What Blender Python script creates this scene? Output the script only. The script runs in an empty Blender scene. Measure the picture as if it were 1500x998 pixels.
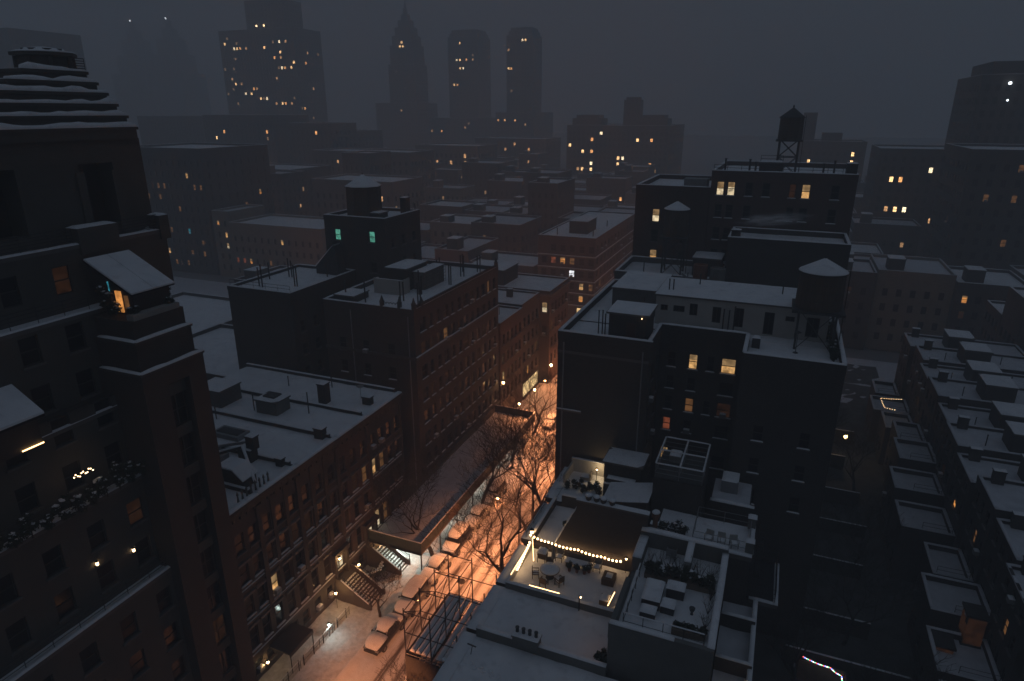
import bpy, bmesh, math, random
from mathutils import Vector, noise, Matrix
R = math.radians
PI = math.pi
random.seed(7)
S = bpy.context.scene
COL = S.collection

# ------------------------------------------------------------------ camera
cam_d = bpy.data.cameras.new('camera')
cam_d.sensor_width = 36.0
cam_d.lens = 23.16
cam_d.clip_end = 5000
cam = bpy.data.objects.new('camera', cam_d)
COL.objects.link(cam)
cam.location = (0, 0, 48)
cam.rotation_euler = (R(90 - 19.2), 0, R(22.15))
S.camera = cam

# ------------------------------------------------------------------ sky
world = bpy.data.worlds.new('World')
S.world = world
world.use_nodes = True
nt = world.node_tree
nt.nodes.clear()
sky = nt.nodes.new('ShaderNodeTexSky')
sky.sky_type = 'NISHITA'
sky.sun_disc = False
sky.sun_elevation = R(1.0)
sky.sun_rotation = R(200)
sky.air_density = 1.5
sky.dust_density = 2.0
hsv = nt.nodes.new('ShaderNodeHueSaturation')
hsv.inputs['Saturation'].default_value = 0.4
hsv.inputs['Value'].default_value = 1.0
over = nt.nodes.new('ShaderNodeRGB')           # even cloud deck of a snowy dusk
over.outputs[0].default_value = (0.54, 0.71, 1.0, 1)
mix = nt.nodes.new('ShaderNodeMix')
mix.data_type = 'RGBA'
mix.inputs[0].default_value = 0.9
bg = nt.nodes.new('ShaderNodeBackground')
bg.inputs[1].default_value = 0.053
out = nt.nodes.new('ShaderNodeOutputWorld')
nt.links.new(sky.outputs[0], hsv.inputs['Color'])
nt.links.new(hsv.outputs[0], mix.inputs[6])
nt.links.new(over.outputs[0], mix.inputs[7])
tcw = nt.nodes.new('ShaderNodeTexCoord')
sxw = nt.nodes.new('ShaderNodeSeparateXYZ')
mrw = nt.nodes.new('ShaderNodeMapRange')
mrw.inputs[1].default_value = 0.0
mrw.inputs[2].default_value = 1.0
mrw.inputs[3].default_value = 0.95      # overcast: brighter overhead than at the horizon
mrw.inputs[4].default_value = 2.5
mulw = nt.nodes.new('ShaderNodeMix')
mulw.data_type = 'RGBA'
mulw.blend_type = 'MULTIPLY'
mulw.inputs[0].default_value = 1
nt.links.new(tcw.outputs['Generated'], sxw.inputs[0])
nt.links.new(sxw.outputs[2], mrw.inputs[0])
nt.links.new(mix.outputs[2], mulw.inputs[6])
nt.links.new(mrw.outputs[0], mulw.inputs[7])
nt.links.new(mulw.outputs[2], bg.inputs[0])
nt.links.new(bg.outputs[0], out.inputs[0])

# ------------------------------------------------------------------ the last of the daylight through cloud
sun_d = bpy.data.lights.new('sun', 'SUN')
sun_d.energy = 0.012
sun_d.angle = R(40)
sun_d.color = (0.85, 0.9, 1.0)
sun = bpy.data.objects.new('sun', sun_d)
COL.objects.link(sun)
sun.rotation_euler = (R(40), 0, R(20))

# ------------------------------------------------------------------ exposure and render settings
S.view_settings.view_transform = 'Standard'
S.view_settings.look = 'None'
S.view_settings.gamma = 1
S.view_settings.exposure = 0.0
S.view_settings.use_curve_mapping = False
cy = S.cycles
cy.max_bounces = 4
cy.diffuse_bounces = 3
cy.glossy_bounces = 2
cy.transmission_bounces = 3
cy.transparent_max_bounces = 8
cy.volume_bounces = 2
cy.sample_clamp_indirect = 2.0
cy.sample_clamp_direct = 0
cy.caustics_reflective = False
cy.caustics_refractive = False
cy.use_denoising = True

# ================================================================== helpers
WL = {}


class MB:
    """collects faces in world coordinates, then links them as one mesh"""
    def __init__(s):
        s.v = []
        s.f = []

    def poly(s, pts):
        n = len(s.v)
        s.v += [tuple(p) for p in pts]
        s.f.append(tuple(range(n, n + len(pts))))
        return s

    def box(s, x0, x1, y0, y1, z0, z1):
        n = len(s.v)
        s.v += [(x0, y0, z0), (x1, y0, z0), (x1, y1, z0), (x0, y1, z0), (x0, y0, z1), (x1, y0, z1), (x1, y1, z1), (x0, y1, z1)]
        s.f += [(n, n+3, n+2, n+1), (n+4, n+5, n+6, n+7), (n, n+1, n+5, n+4), (n+1, n+2, n+6, n+5), (n+2, n+3, n+7, n+6), (n+3, n, n+4, n+7)]
        return s

    def prism(s, pts, z0, z1):
        n = len(s.v)
        k = len(pts)
        s.v += [(x, y, z0) for x, y in pts] + [(x, y, z1) for x, y in pts]
        s.f.append(tuple(range(n + k - 1, n - 1, -1)))
        s.f.append(tuple(range(n + k, n + 2*k)))
        for i in range(k):
            j = (i + 1) % k
            s.f.append((n + i, n + j, n + k + j, n + k + i))
        return s

    def xprism(s, pts, x0, x1):      # outline in (y, z), swept along x
        n = len(s.v)
        k = len(pts)
        s.v += [(x0, y, z) for y, z in pts] + [(x1, y, z) for y, z in pts]
        s.f.append(tuple(range(n + k - 1, n - 1, -1)))
        s.f.append(tuple(range(n + k, n + 2*k)))
        for i in range(k):
            j = (i + 1) % k
            s.f.append((n + i, n + j, n + k + j, n + k + i))
        return s

    def yprism(s, pts, y0, y1):      # outline in (x, z), swept along y
        n = len(s.v)
        k = len(pts)
        s.v += [(x, y0, z) for x, z in pts] + [(x, y1, z) for x, z in pts]
        s.f.append(tuple(range(n, n + k)))
        s.f.append(tuple(range(n + 2*k - 1, n + k - 1, -1)))
        for i in range(k):
            j = (i + 1) % k
            s.f.append((n + j, n + i, n + k + i, n + k + j))
        return s

    def lathe(s, prof, cx, cy_, n=14):
        b = len(s.v)
        for r, z in prof:
            for i in range(n):
                a = 2*PI*i/n
                s.v.append((cx + r*math.cos(a), cy_ + r*math.sin(a), z))
        for k in range(len(prof) - 1):
            for i in range(n):
                j = (i + 1) % n
                s.f.append((b + k*n + i, b + k*n + j, b + (k+1)*n + j, b + (k+1)*n + i))
        s.f.append(tuple(b + i for i in range(n - 1, -1, -1)))
        s.f.append(tuple(b + (len(prof)-1)*n + i for i in range(n)))
        return s

    def tube(s, pts, rad, n=5, cap=True):
        pts = [Vector(p) for p in pts]
        b = len(s.v)
        m = len(pts)
        for i, p in enumerate(pts):
            d = (pts[min(i+1, m-1)] - pts[max(i-1, 0)])
            if d.length < 1e-6:
                d = Vector((0, 0, 1))
            d.normalize()
            a = d.cross(Vector((0, 0, 1)))
            if a.length < 0.05:
                a = d.cross(Vector((1, 0, 0)))
            a.normalize()
            c = d.cross(a)
            r = rad[i] if isinstance(rad, (list, tuple)) else rad
            for k in range(n):
                t = 2*PI*k/n
                s.v.append(tuple(p + a*(r*math.cos(t)) + c*(r*math.sin(t))))
        for i in range(m - 1):
            for k in range(n):
                j = (k + 1) % n
                s.f.append((b + i*n + k, b + i*n + j, b + (i+1)*n + j, b + (i+1)*n + k))
        if cap:
            s.f.append(tuple(b + k for k in range(n - 1, -1, -1)))
            s.f.append(tuple(b + (m-1)*n + k for k in range(n)))
        return s

    def ball(s, c, r, n=8, sq=1.0, jit=0.0):
        cx, cy_, cz = c
        m = max(3, n//2)
        b = len(s.v)
        for i in range(1, m):
            t = PI*i/m
            for k in range(n):
                a = 2*PI*k/n
                rr = r*(1 + jit*noise.noise(Vector((cx*3 + math.cos(a), cy_*3 + math.sin(a), cz + t*2))))
                s.v.append((cx + rr*math.sin(t)*math.cos(a), cy_ + rr*math.sin(t)*math.sin(a), cz + rr*sq*math.cos(t)))
        top = len(s.v)
        s.v.append((cx, cy_, cz + r*sq))
        s.v.append((cx, cy_, cz - r*sq))
        for i in range(m - 2):
            for k in range(n):
                j = (k + 1) % n
                s.f.append((b + i*n + j, b + i*n + k, b + (i+1)*n + k, b + (i+1)*n + j))
        for k in range(n):
            j = (k + 1) % n
            s.f.append((top, b + k, b + j))
            s.f.append((top + 1, b + (m-2)*n + j, b + (m-2)*n + k))
        return s

    def snow(s, p0, p1, width, h, step=0.7, ragged=0.25):
        """a ridge of settled snow along a coping, from p0 to p1"""
        p0 = Vector(p0)
        p1 = Vector(p1)
        d = p1 - p0
        L = d.length
        if L < 0.05:
            return s
        d.normalize()
        a = Vector((-d.y, d.x, 0))
        m = max(2, int(L/step) + 1)
        prof = [(-.5, -.02), (-.52, .35), (-.36, .82), (0, 1), (.36, .82), (.52, .35), (.5, -.02)]
        b = len(s.v)
        for i in range(m + 1):
            p = p0 + d*(L*i/m)
            q = 1 + ragged*noise.noise(Vector((p.x*.9, p.y*.9, p.z + 3.1)))*1.6
            e = .55 if i in (0, m) else 1
            for u, w in prof:
                s.v.append(tuple(p + a*(u*width*(1 + ragged*.25*noise.noise(p*1.7 + Vector((u, 9, 2)))) ) + Vector((0, 0, w*h*q*(e if w > 0 else 1)))))
        k = len(prof)
        for i in range(m):
            for j in range(k - 1):
                s.f.append((b + i*k + j, b + (i+1)*k + j, b + (i+1)*k + j + 1, b + i*k + j + 1))
        s.f.append(tuple(b + j for j in range(k)))
        s.f.append(tuple(b + m*k + j for j in range(k - 1, -1, -1)))
        return s

    def sheet(s, x0, x1, y0, y1, z, res=0.6, amp=0.05, edge=0.0, fn=None, freq=0.6):
        nx = max(2, int((x1 - x0)/res))
        ny = max(2, int((y1 - y0)/res))
        b = len(s.v)
        for j in range(ny + 1):
            for i in range(nx + 1):
                x = x0 + (x1 - x0)*i/nx
                y = y0 + (y1 - y0)*j/ny
                zz = z + amp*noise.noise(Vector((x*freq, y*freq, z))) + amp*.5*noise.noise(Vector((x*freq*3, y*freq*3, z + 7)))
                if edge:
                    dd = min(x - x0, x1 - x, y - y0, y1 - y)
                    zz += edge*max(0, 1 - dd/1.1)
                if fn:
                    zz += fn(x, y)
                s.v.append((x, y, zz))
        for j in range(ny):
            for i in range(nx):
                k = b + j*(nx + 1) + i
                s.f.append((k, k + 1, k + nx + 2, k + nx + 1))
        return s

    def mesh(s, at=(0, 0, 0), smooth=False):
        me = bpy.data.meshes.new('m')
        ax, ay, az = at
        me.from_pydata([(x - ax, y - ay, z - az) for x, y, z in s.v], [], s.f)
        if smooth:
            me.polygons.foreach_set('use_smooth', [True]*len(me.polygons))
        return me

    def obj(s, name, mat, parent=None, at=None, smooth=False):
        if at is None:
            if parent is not None:
                at = WL[parent]
            else:
                xs = [p[0] for p in s.v]
                ys = [p[1] for p in s.v]
                at = (sum(xs)/len(xs), sum(ys)/len(ys), min(p[2] for p in s.v))
        me = s.mesh(at, smooth)
        me.materials.append(M(mat))
        return put(name, me, parent, at)


def put(name, me, parent=None, at=(0, 0, 0), rz=0.0):
    o = bpy.data.objects.new(name, me)
    COL.objects.link(o)
    WL[o] = Vector(at)
    if parent is not None:
        o.parent = parent
        o.location = Vector(at) - WL[parent]
    else:
        o.location = at
    o.rotation_euler = (0, 0, rz)
    return o


def tag(o, label, cat, group=None, kind=None):
    if label:
        o['label'] = label
    if cat:
        o['category'] = cat
    if group:
        o['group'] = group
    if kind:
        o['kind'] = kind
    return o


def thing(name, label, cat, at=(0, 0, 0), group=None):
    o = bpy.data.objects.new(name, None)
    o.empty_display_size = 0.3
    COL.objects.link(o)
    o.location = at
    WL[o] = Vector(at)
    return tag(o, label, cat, group)


def copy_tree(o, parent=None):
    c = o.copy()
    COL.objects.link(c)
    if parent is not None:
        c.parent = parent
    for ch in list(o.children):
        copy_tree(ch, c)
    return c


# ------------------------------------------------------------------ materials
MATS = {}
SPEC = {
    # name: (kind, colour, roughness, noise scale, variation, bump scale, bump strength)
    'snow': ('n', (.82, .84, .88), .75, .45, .22, 3.0, .45),
    'snow_old_dim': ('n', (.62, .63, .66), .8, 1.1, .28, 4.0, .4),  # old snow; on the garden rows its grey also paints in lens falloff
    'snow_walk': ('n', (.60, .60, .61), .8, 2.6, .48, 4.0, 1.0),
    'ground': ('n', (.22, .225, .235), .9, .08, .5, 2.0, .3),
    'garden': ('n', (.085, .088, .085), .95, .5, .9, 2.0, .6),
    'brick_red': ('b', (.085, .055, .047), .9),
    'brick_brown': ('b', (.064, .052, .047), .9),
    'brick_dark': ('b', (.05, .045, .042), .9),
    'brick_tan': ('b', (.20, .165, .13), .9),
    'brick_grey': ('b', (.11, .105, .10), .9),
    'brownstone': ('n', (.062, .05, .043), .85, .9, .35, 6.0, .4),
    'limestone': ('n', (.085, .078, .068), .85, .5, .3, 5.0, .3),
    'stucco': ('n', (.42, .40, .37), .9, .8, .22, 7.0, .3),
    'stucco_grey': ('n', (.15, .15, .14), .9, .7, .3, 7.0, .3),
    'far_wall': ('n', (.06, .055, .05), .9, .06, .3, 1.0, .1),
    'far_tan': ('n', (.16, .13, .11), .9, .06, .3, 1.0, .1),
    'concrete': ('n', (.30, .29, .27), .9, .9, .25, 5.0, .3),
    'coping': ('n', (.13, .12, .11), .85, 1.2, .3, 6.0, .3),
    'tar': ('n', (.05, .05, .05), .9, .8, .4, 5.0, .3),
    'iron': ('n', (.02, .021, .022), .55, 4.0, .4, 12.0, .2),
    'steel': ('n', (.045, .045, .046), .5, 3.0, .4, 12.0, .2),
    'galv': ('n', (.22, .22, .22), .5, 2.5, .3, 10.0, .2),
    'tank_wood': ('w', (.075, .052, .038), .85),
    'plank': ('n', (.16, .12, .085), .85, 2.0, .4, 9.0, .4),
    'green_ply': ('n', (.035, .05, .045), .7, 1.5, .4, 6.0, .3),
    'frame_dark': ('n', (.03, .028, .026), .6, 3.0, .3, 9.0, .1),
    'frame_white': ('n', (.42, .41, .38), .6, 3.0, .2, 9.0, .1),
    'frame_brown': ('n', (.07, .045, .03), .6, 3.0, .3, 9.0, .1),
    'door': ('n', (.06, .028, .018), .5, 3.0, .4, 9.0, .2),
    'glass': ('g', (.010, .012, .015), .14),
    'bark': ('k', (.03, .024, .02), .95),
    'leaf': ('n', (.028, .04, .022), .8, 5.0, .5, 12.0, .2),
    'terracotta': ('n', (.20, .085, .05), .85, 3.0, .3, 9.0, .3),
    'pot_dark': ('n', (.05, .05, .052), .7, 3.0, .3, 9.0, .2),
    'rubber': ('n', (.018, .018, .018), .85, 5.0, .3, 20.0, .2),
    'paint_dark': ('p', (.02, .022, .03), .25),
    'paint_grey': ('p', (.12, .125, .13), .25),
    'paint_red': ('p', (.14, .02, .016), .25),
    'paint_white': ('p', (.5, .5, .48), .3),
    'canvas': ('n', (.20, .19, .17), .9, 2.0, .25, 14.0, .4),
    'wicker': ('n', (.10, .065, .04), .8, 8.0, .5, 20.0, .6),
    'netting': ('t', (.030, .028, .028), .9),
    'cable': ('n', (.015, .015, .015), .7, 3, .2, 9, .1),
    'plastic_lens': ('e', (1.0, .12, .06), .5),
    # light givers
    'lit_warm': ('e', (1.0, .55, .20), .85),
    'lit_amber': ('e', (1.0, .40, .10), .75),
    'lit_dim': ('e', (1.0, .45, .16), .13),
    'lit_faint': ('e', (.9, .36, .16), .022),
    'lit_pale': ('e', (1.0, .80, .50), .9),
    'lit_white': ('e', (.95, .96, 1.0), 1.5),
    'lit_green': ('e', (.16, .62, .46), .55),
    'lit_cyan': ('e', (.06, .45, .60), .5),
    'lit_red': ('e', (1.0, .26, .12), .16),
    'far_warm': ('e', (1.0, .60, .26), 4.0),
    'far_pale': ('e', (1.0, .78, .48), 4.0),
    'far_amber': ('e', (1.0, .45, .15), 2.6),
    'far_dim': ('e', (1.0, .52, .22), 1.3),
    'far_faint': ('e', (1.0, .55, .26), .5),
    'blind': ('e', (1.0, .62, .28), .30),
    'spark': ('e1', (1.0, .66, .34), 7.0),
    'spark_white': ('e1', (.85, .93, 1.0), 7.0),
    'bulb': ('e1', (1.0, .62, .30), 8.0),
    'led': ('e1', (1.0, .58, .24), 6.0),
    'lantern': ('e1', (1.0, .60, .24), 40.0),
    'sodium': ('e1', (1.0, .42, .14), 60.0),
    'fluor': ('e1', (.80, 1.0, .86), 12.0),
    'shop': ('e', (1.0, .66, .30), 1.5),
    'fairy_r': ('e1', (1.0, .10, .08), 6.0),
    'fairy_b': ('e1', (.15, .25, 1.0), 7.0),
    'fairy_w': ('e1', (1.0, .75, .6), 6.0),
    'fairy_g': ('e1', (.15, .9, .4), 5.0),
}


def M(name):
    if name in MATS:
        return MATS[name]
    sp = SPEC[name]
    kind, col = sp[0], sp[1]
    m = bpy.data.materials.new(name)
    m.use_nodes = True
    t = m.node_tree
    N, L = t.nodes, t.links
    N.clear()
    o = N.new('ShaderNodeOutputMaterial')
    tc = N.new('ShaderNodeTexCoord')

    def nz(scale, detail=4, vec=None):
        n = N.new('ShaderNodeTexNoise')
        n.inputs['Scale'].default_value = scale
        n.inputs['Detail'].default_value = detail
        L.new(vec or geo.outputs['Position'], n.inputs['Vector'])
        return n

    def mixc(fac, a, b):
        x = N.new('ShaderNodeMix')
        x.data_type = 'RGBA'
        if hasattr(fac, 'is_output'):
            L.new(fac, x.inputs[0])
        else:
            x.inputs[0].default_value = fac
        for i, c in ((6, a), (7, b)):
            if hasattr(c, 'is_output'):
                L.new(c, x.inputs[i])
            else:
                x.inputs[i].default_value = (*c, 1)
        return x.outputs[2]
    geo = N.new('ShaderNodeNewGeometry')
    if kind in ('e', 'e1'):
        em = N.new('ShaderNodeEmission')
        em.inputs[1].default_value = sp[2]
        if kind == 'e':           # rooms, curtains and blinds behind the glass
            n = nz(1.7, 3)
            r = N.new('ShaderNodeMapRange')
            r.inputs[1].default_value = .32
            r.inputs[2].default_value = .68
            r.inputs[3].default_value = .35
            r.inputs[4].default_value = 1.25
            L.new(n.outputs[0], r.inputs[0])
            c = N.new('ShaderNodeMix')
            c.data_type = 'RGBA'
            c.blend_type = 'MULTIPLY'
            c.inputs[0].default_value = 1
            c.inputs[6].default_value = (*col, 1)
            L.new(r.outputs[0], c.inputs[7])
            L.new(c.outputs[2], em.inputs[0])
            m.cycles.emission_sampling = 'NONE'
        else:
            em.inputs[0].default_value = (*col, 1)
        if name in ('shop',):
            m.cycles.emission_sampling = 'AUTO'
        if name.startswith('fairy') or name.startswith('spark'):
            m.cycles.emission_sampling = 'NONE'
        L.new(em.outputs[0], o.inputs[0])
        MATS[name] = m
        return m
    p = N.new('ShaderNodeBsdfPrincipled')
    p.inputs['Roughness'].default_value = sp[2]
    L.new(p.outputs[0], o.inputs[0])

    def bump(src, st, dist=.03):
        b = N.new('ShaderNodeBump')
        b.inputs['Strength'].default_value = st
        b.inputs['Distance'].default_value = dist
        L.new(src, b.inputs['Height'])
        L.new(b.outputs[0], p.inputs['Normal'])
    lo = tuple(c*.6 for c in col)
    hi = tuple(min(1, c*1.3) for c in col)
    if kind == 'n':
        _, _, _, ns, nv, bs, bst = sp
        lo = tuple(c*(1 - nv) for c in col)
        hi = tuple(min(.95, c*(1 + nv*.7)) for c in col)
        n = nz(ns, 5)
        basec = mixc(n.outputs[0], lo, hi)
        if name == 'snow':
            n3 = nz(1.3, 6)
            r3 = N.new('ShaderNodeMapRange')
            r3.inputs[1].default_value = .56
            r3.inputs[2].default_value = .74
            r3.inputs[4].default_value = .45
            L.new(n3.outputs[0], r3.inputs[0])
            basec = mixc(r3.outputs[0], basec, (.46, .46, .47))
        L.new(basec, p.inputs['Base Color'])
        bump(nz(bs, 4).outputs[0], bst)
    elif kind == 'b':
        sx = N.new('ShaderNodeSeparateXYZ')
        L.new(geo.outputs['Position'], sx.inputs[0])
        ad = N.new('ShaderNodeMath')
        L.new(sx.outputs[0], ad.inputs[0])
        L.new(sx.outputs[1], ad.inputs[1])
        cb = N.new('ShaderNodeCombineXYZ')
        L.new(ad.outputs[0], cb.inputs[0])
        L.new(sx.outputs[2], cb.inputs[1])
        br = N.new('ShaderNodeTexBrick')
        br.inputs['Scale'].default_value = 1
        br.inputs['Brick Width'].default_value = .22
        br.inputs['Row Height'].default_value = .078
        br.inputs['Mortar Size'].default_value = .008
        br.inputs['Color1'].default_value = (*lo, 1)
        br.inputs['Color2'].default_value = (*hi, 1)
        br.inputs['Mortar'].default_value = (*[c*.9 + .02 for c in col], 1)
        L.new(cb.outputs[0], br.inputs['Vector'])
        n = nz(.35, 6)
        dirt = mixc(n.outputs[0], tuple(c*.45 for c in col), tuple(c*1.5 for c in col))
        L.new(mixc(.55, br.outputs[0], dirt), p.inputs['Base Color'])
        bump(br.outputs[1], -.3, .01)
    elif kind == 'w':
        sx = N.new('ShaderNodeSeparateXYZ')
        L.new(geo.outputs['Position'], sx.inputs[0])
        mp = N.new('ShaderNodeMapping')
        mp.inputs['Scale'].default_value = (5, 5, .35)
        L.new(geo.outputs['Position'], mp.inputs[0])
        n = nz(1.5, 4, mp.outputs[0])
        L.new(mixc(n.outputs[0], tuple(c*.4 for c in col), tuple(c*1.8 for c in col)), p.inputs['Base Color'])
        bump(n.outputs[0], .6)
    elif kind == 'k':
        n = nz(9, 4)
        bk = mixc(n.outputs[0], lo, hi)
        sx = N.new('ShaderNodeSeparateXYZ')          # snow caught on the upper side of limbs
        L.new(geo.outputs['Normal'], sx.inputs[0])
        r = N.new('ShaderNodeMapRange')
        r.inputs[1].default_value = .8
        r.inputs[2].default_value = 1.0
        L.new(sx.outputs[2], r.inputs[0])
        n2 = nz(2.2, 3)
        mu = N.new('ShaderNodeMath')
        mu.operation = 'MULTIPLY'
        L.new(r.outputs[0], mu.inputs[0])
        L.new(n2.outputs[0], mu.inputs[1])
        L.new(mixc(mu.outputs[0], bk, (.7, .71, .74)), p.inputs['Base Color'])
        bump(n.outputs[0], .5)
    elif kind == 'g':
        p.inputs['Base Color'].default_value = (*col, 1)
        p.inputs['Specular IOR Level'].default_value = .22
        n = nz(.9, 2)
        bump(n.outputs[0], .06, .05)
    elif kind == 'p':
        n = nz(2.5, 4)
        L.new(mixc(n.outputs[0], lo, col), p.inputs['Base Color'])
        p.inputs['Coat Weight'].default_value = .5
    elif kind == 't':
        n = nz(30, 2)
        L.new(mixc(n.outputs[0], lo, hi), p.inputs['Base Color'])
        tr = N.new('ShaderNodeBsdfTransparent')
        mx = N.new('ShaderNodeMixShader')
        mx.inputs[0].default_value = .72
        L.new(tr.outputs[0], mx.inputs[1])
        L.new(p.outputs[0], mx.inputs[2])
        L.new(mx.outputs[0], o.inputs[0])
    MATS[name] = m
    return m


def road_material():
    """packed snow with slushy wheel tracks"""
    m = bpy.data.materials.new('road_snow')
    m.use_nodes = True
    t = m.node_tree
    N, L = t.nodes, t.links
    p = N['Principled BSDF']
    p.inputs['Roughness'].default_value = .6
    geo = N.new('ShaderNodeNewGeometry')
    at = N.new('ShaderNodeAttribute')
    at.attribute_name = 'slush'
    n = N.new('ShaderNodeTexNoise')
    n.inputs['Scale'].default_value = 2.2
    n.inputs['Detail'].default_value = 6
    L.new(geo.outputs['Position'], n.inputs['Vector'])
    mp = N.new('ShaderNodeMapping')
    mp.inputs['Scale'].default_value = (3.0, .25, 1)
    L.new(geo.outputs['Position'], mp.inputs[0])
    n2 = N.new('ShaderNodeTexNoise')
    n2.inputs['Scale'].default_value = 1.4
    n2.inputs['Detail'].default_value = 5
    L.new(mp.outputs[0], n2.inputs['Vector'])
    r = N.new('ShaderNodeMapRange')
    r.inputs[1].default_value = .28
    r.inputs[2].default_value = .55
    L.new(n2.outputs[0], r.inputs[0])
    mu = N.new('ShaderNodeMath')
    mu.operation = 'MULTIPLY'
    L.new(at.outputs['Fac'], mu.inputs[0])
    L.new(r.outputs[0], mu.inputs[1])
    a = N.new('ShaderNodeMix')
    a.data_type = 'RGBA'
    a.inputs[6].default_value = (.60, .58, .57, 1)
    a.inputs[7].default_value = (.82, .82, .84, 1)
    L.new(n.outputs[0], a.inputs[0])
    b = N.new('ShaderNodeMix')
    b.data_type = 'RGBA'
    L.new(mu.outputs[0], b.inputs[0])
    L.new(a.outputs[2], b.inputs[6])
    b.inputs[7].default_value = (.085, .072, .066, 1)
    L.new(b.outputs[2], p.inputs['Base Color'])
    bp = N.new('ShaderNodeBump')
    bp.inputs['Strength'].default_value = .5
    bp.inputs['Distance'].default_value = .06
    L.new(n.outputs[0], bp.inputs['Height'])
    L.new(bp.outputs[0], p.inputs['Normal'])
    return m


# ------------------------------------------------------------------ walls with real window openings
def spec(u0, u1, n, w, zf, pitch, nr, h, skip=()):
    st = (u1 - u0)/n
    return dict(cols=[(u0 + st*(i + .5), w) for i in range(n)], rows=[(zf + pitch*k, h) for k in range(nr)], skip=set(skip))


def openings(sp):
    o = []
    for i, (u, w) in enumerate(sp['cols']):
        for k, (z, h) in enumerate(sp['rows']):
            if (i, k) not in sp['skip']:
                o.append((i, k, u - w/2, u + w/2, z, z + h))
    return o


def face_pt(face, c, u, z, d=0.0):
    if face == 'S':
        return (u, c + d, z)
    if face == 'N':
        return (u, c - d, z)
    if face == 'E':
        return (c - d, u, z)
    return (c + d, u, z)


ROT = {'S': 0, 'E': PI/2, 'W': -PI/2}


def wall_face(mb, face, c, u0, u1, z0, z1, ops=(), depth=.22):
    us = sorted({u0, u1, *[o[2] for o in ops], *[o[3] for o in ops]})
    zs = sorted({z0, z1, *[o[4] for o in ops], *[o[5] for o in ops]})
    hole = set()
    iu = {v: i for i, v in enumerate(us)}
    iz = {v: i for i, v in enumerate(zs)}
    for o in ops:
        for i in range(iu[o[2]], iu[o[3]]):
            for k in range(iz[o[4]], iz[o[5]]):
                hole.add((i, k))
    flip = face in ('W', 'N')
    def q(a, b, c_, d_):
        mb.poly([d_, c_, b, a] if flip else [a, b, c_, d_])
    # whole strips where no opening interrupts
    for k in range(len(zs) - 1):
        i = 0
        while i < len(us) - 1:
            if (i, k) in hole:
                i += 1
                continue
            j = i
            while j < len(us) - 1 and (j, k) not in hole:
                j += 1
            q(face_pt(face, c, us[i], zs[k]), face_pt(face, c, us[j], zs[k]), face_pt(face, c, us[j], zs[k+1]), face_pt(face, c, us[i], zs[k+1]))
            i = j
    for _, _, a, b, za, zb in ops:
        P = lambda u, z, d: face_pt(face, c, u, z, d)
        q(P(a, za, 0), P(a, zb, 0), P(a, zb, depth), P(a, za, depth))
        q(P(b, zb, 0), P(b, za, 0), P(b, za, depth), P(b, zb, depth))
        q(P(b, za, 0), P(a, za, 0), P(a, za, depth), P(b, za, depth))
        q(P(a, zb, 0), P(b, zb, 0), P(b, zb, depth), P(a, zb, depth))


WM = {}


def win_meshes(w, h, frame, style):
    key = (round(w, 2), round(h, 2), frame, style)
    if key in WM:
        return WM[key]
    b = MB()
    t = .07
    x0, x1 = -w/2, w/2
    for a in ((x0, x0 + t, 0, h), (x1 - t, x1, 0, h), (x0 + t, x1 - t, 0, t), (x0 + t, x1 - t, h - t, h)):
        b.box(a[0], a[1], .10, .20, a[2], a[3])
    if style == 'sash':
        b.box(x0 + t, x1 - t, .105, .195, h*.5 - .035, h*.5 + .035)
    elif style == 'pair':
        b.box(-.05, .05, .105, .195, t, h - t)
        b.box(x0 + t, -.05, .11, .19, h*.5 - .03, h*.5 + .03)
        b.box(.05, x1 - t, .11, .19, h*.5 - .03, h*.5 + .03)
    elif style == 'case':
        b.box(-.03, .03, .105, .195, t, h - t)
    fr = b.mesh()
    fr.materials.append(M(frame))
    g = MB()
    g.poly([(x0 + .02, .155, .02), (x1 - .02, .155, .02), (x1 - .02, .155, h - .02), (x0 + .02, .155, h - .02)])
    WM[key] = (fr, g)
    return WM[key]


PM = {}


def pane_mesh(w, h, frame, style, mat):
    key = (round(w, 2), round(h, 2), mat)
    if key not in PM:
        me = win_meshes(w, h, frame, style)[1].mesh()
        me.materials.append(M(mat))
        PM[key] = me
    return PM[key]


SILL = {}
ACP = [0]


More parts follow.
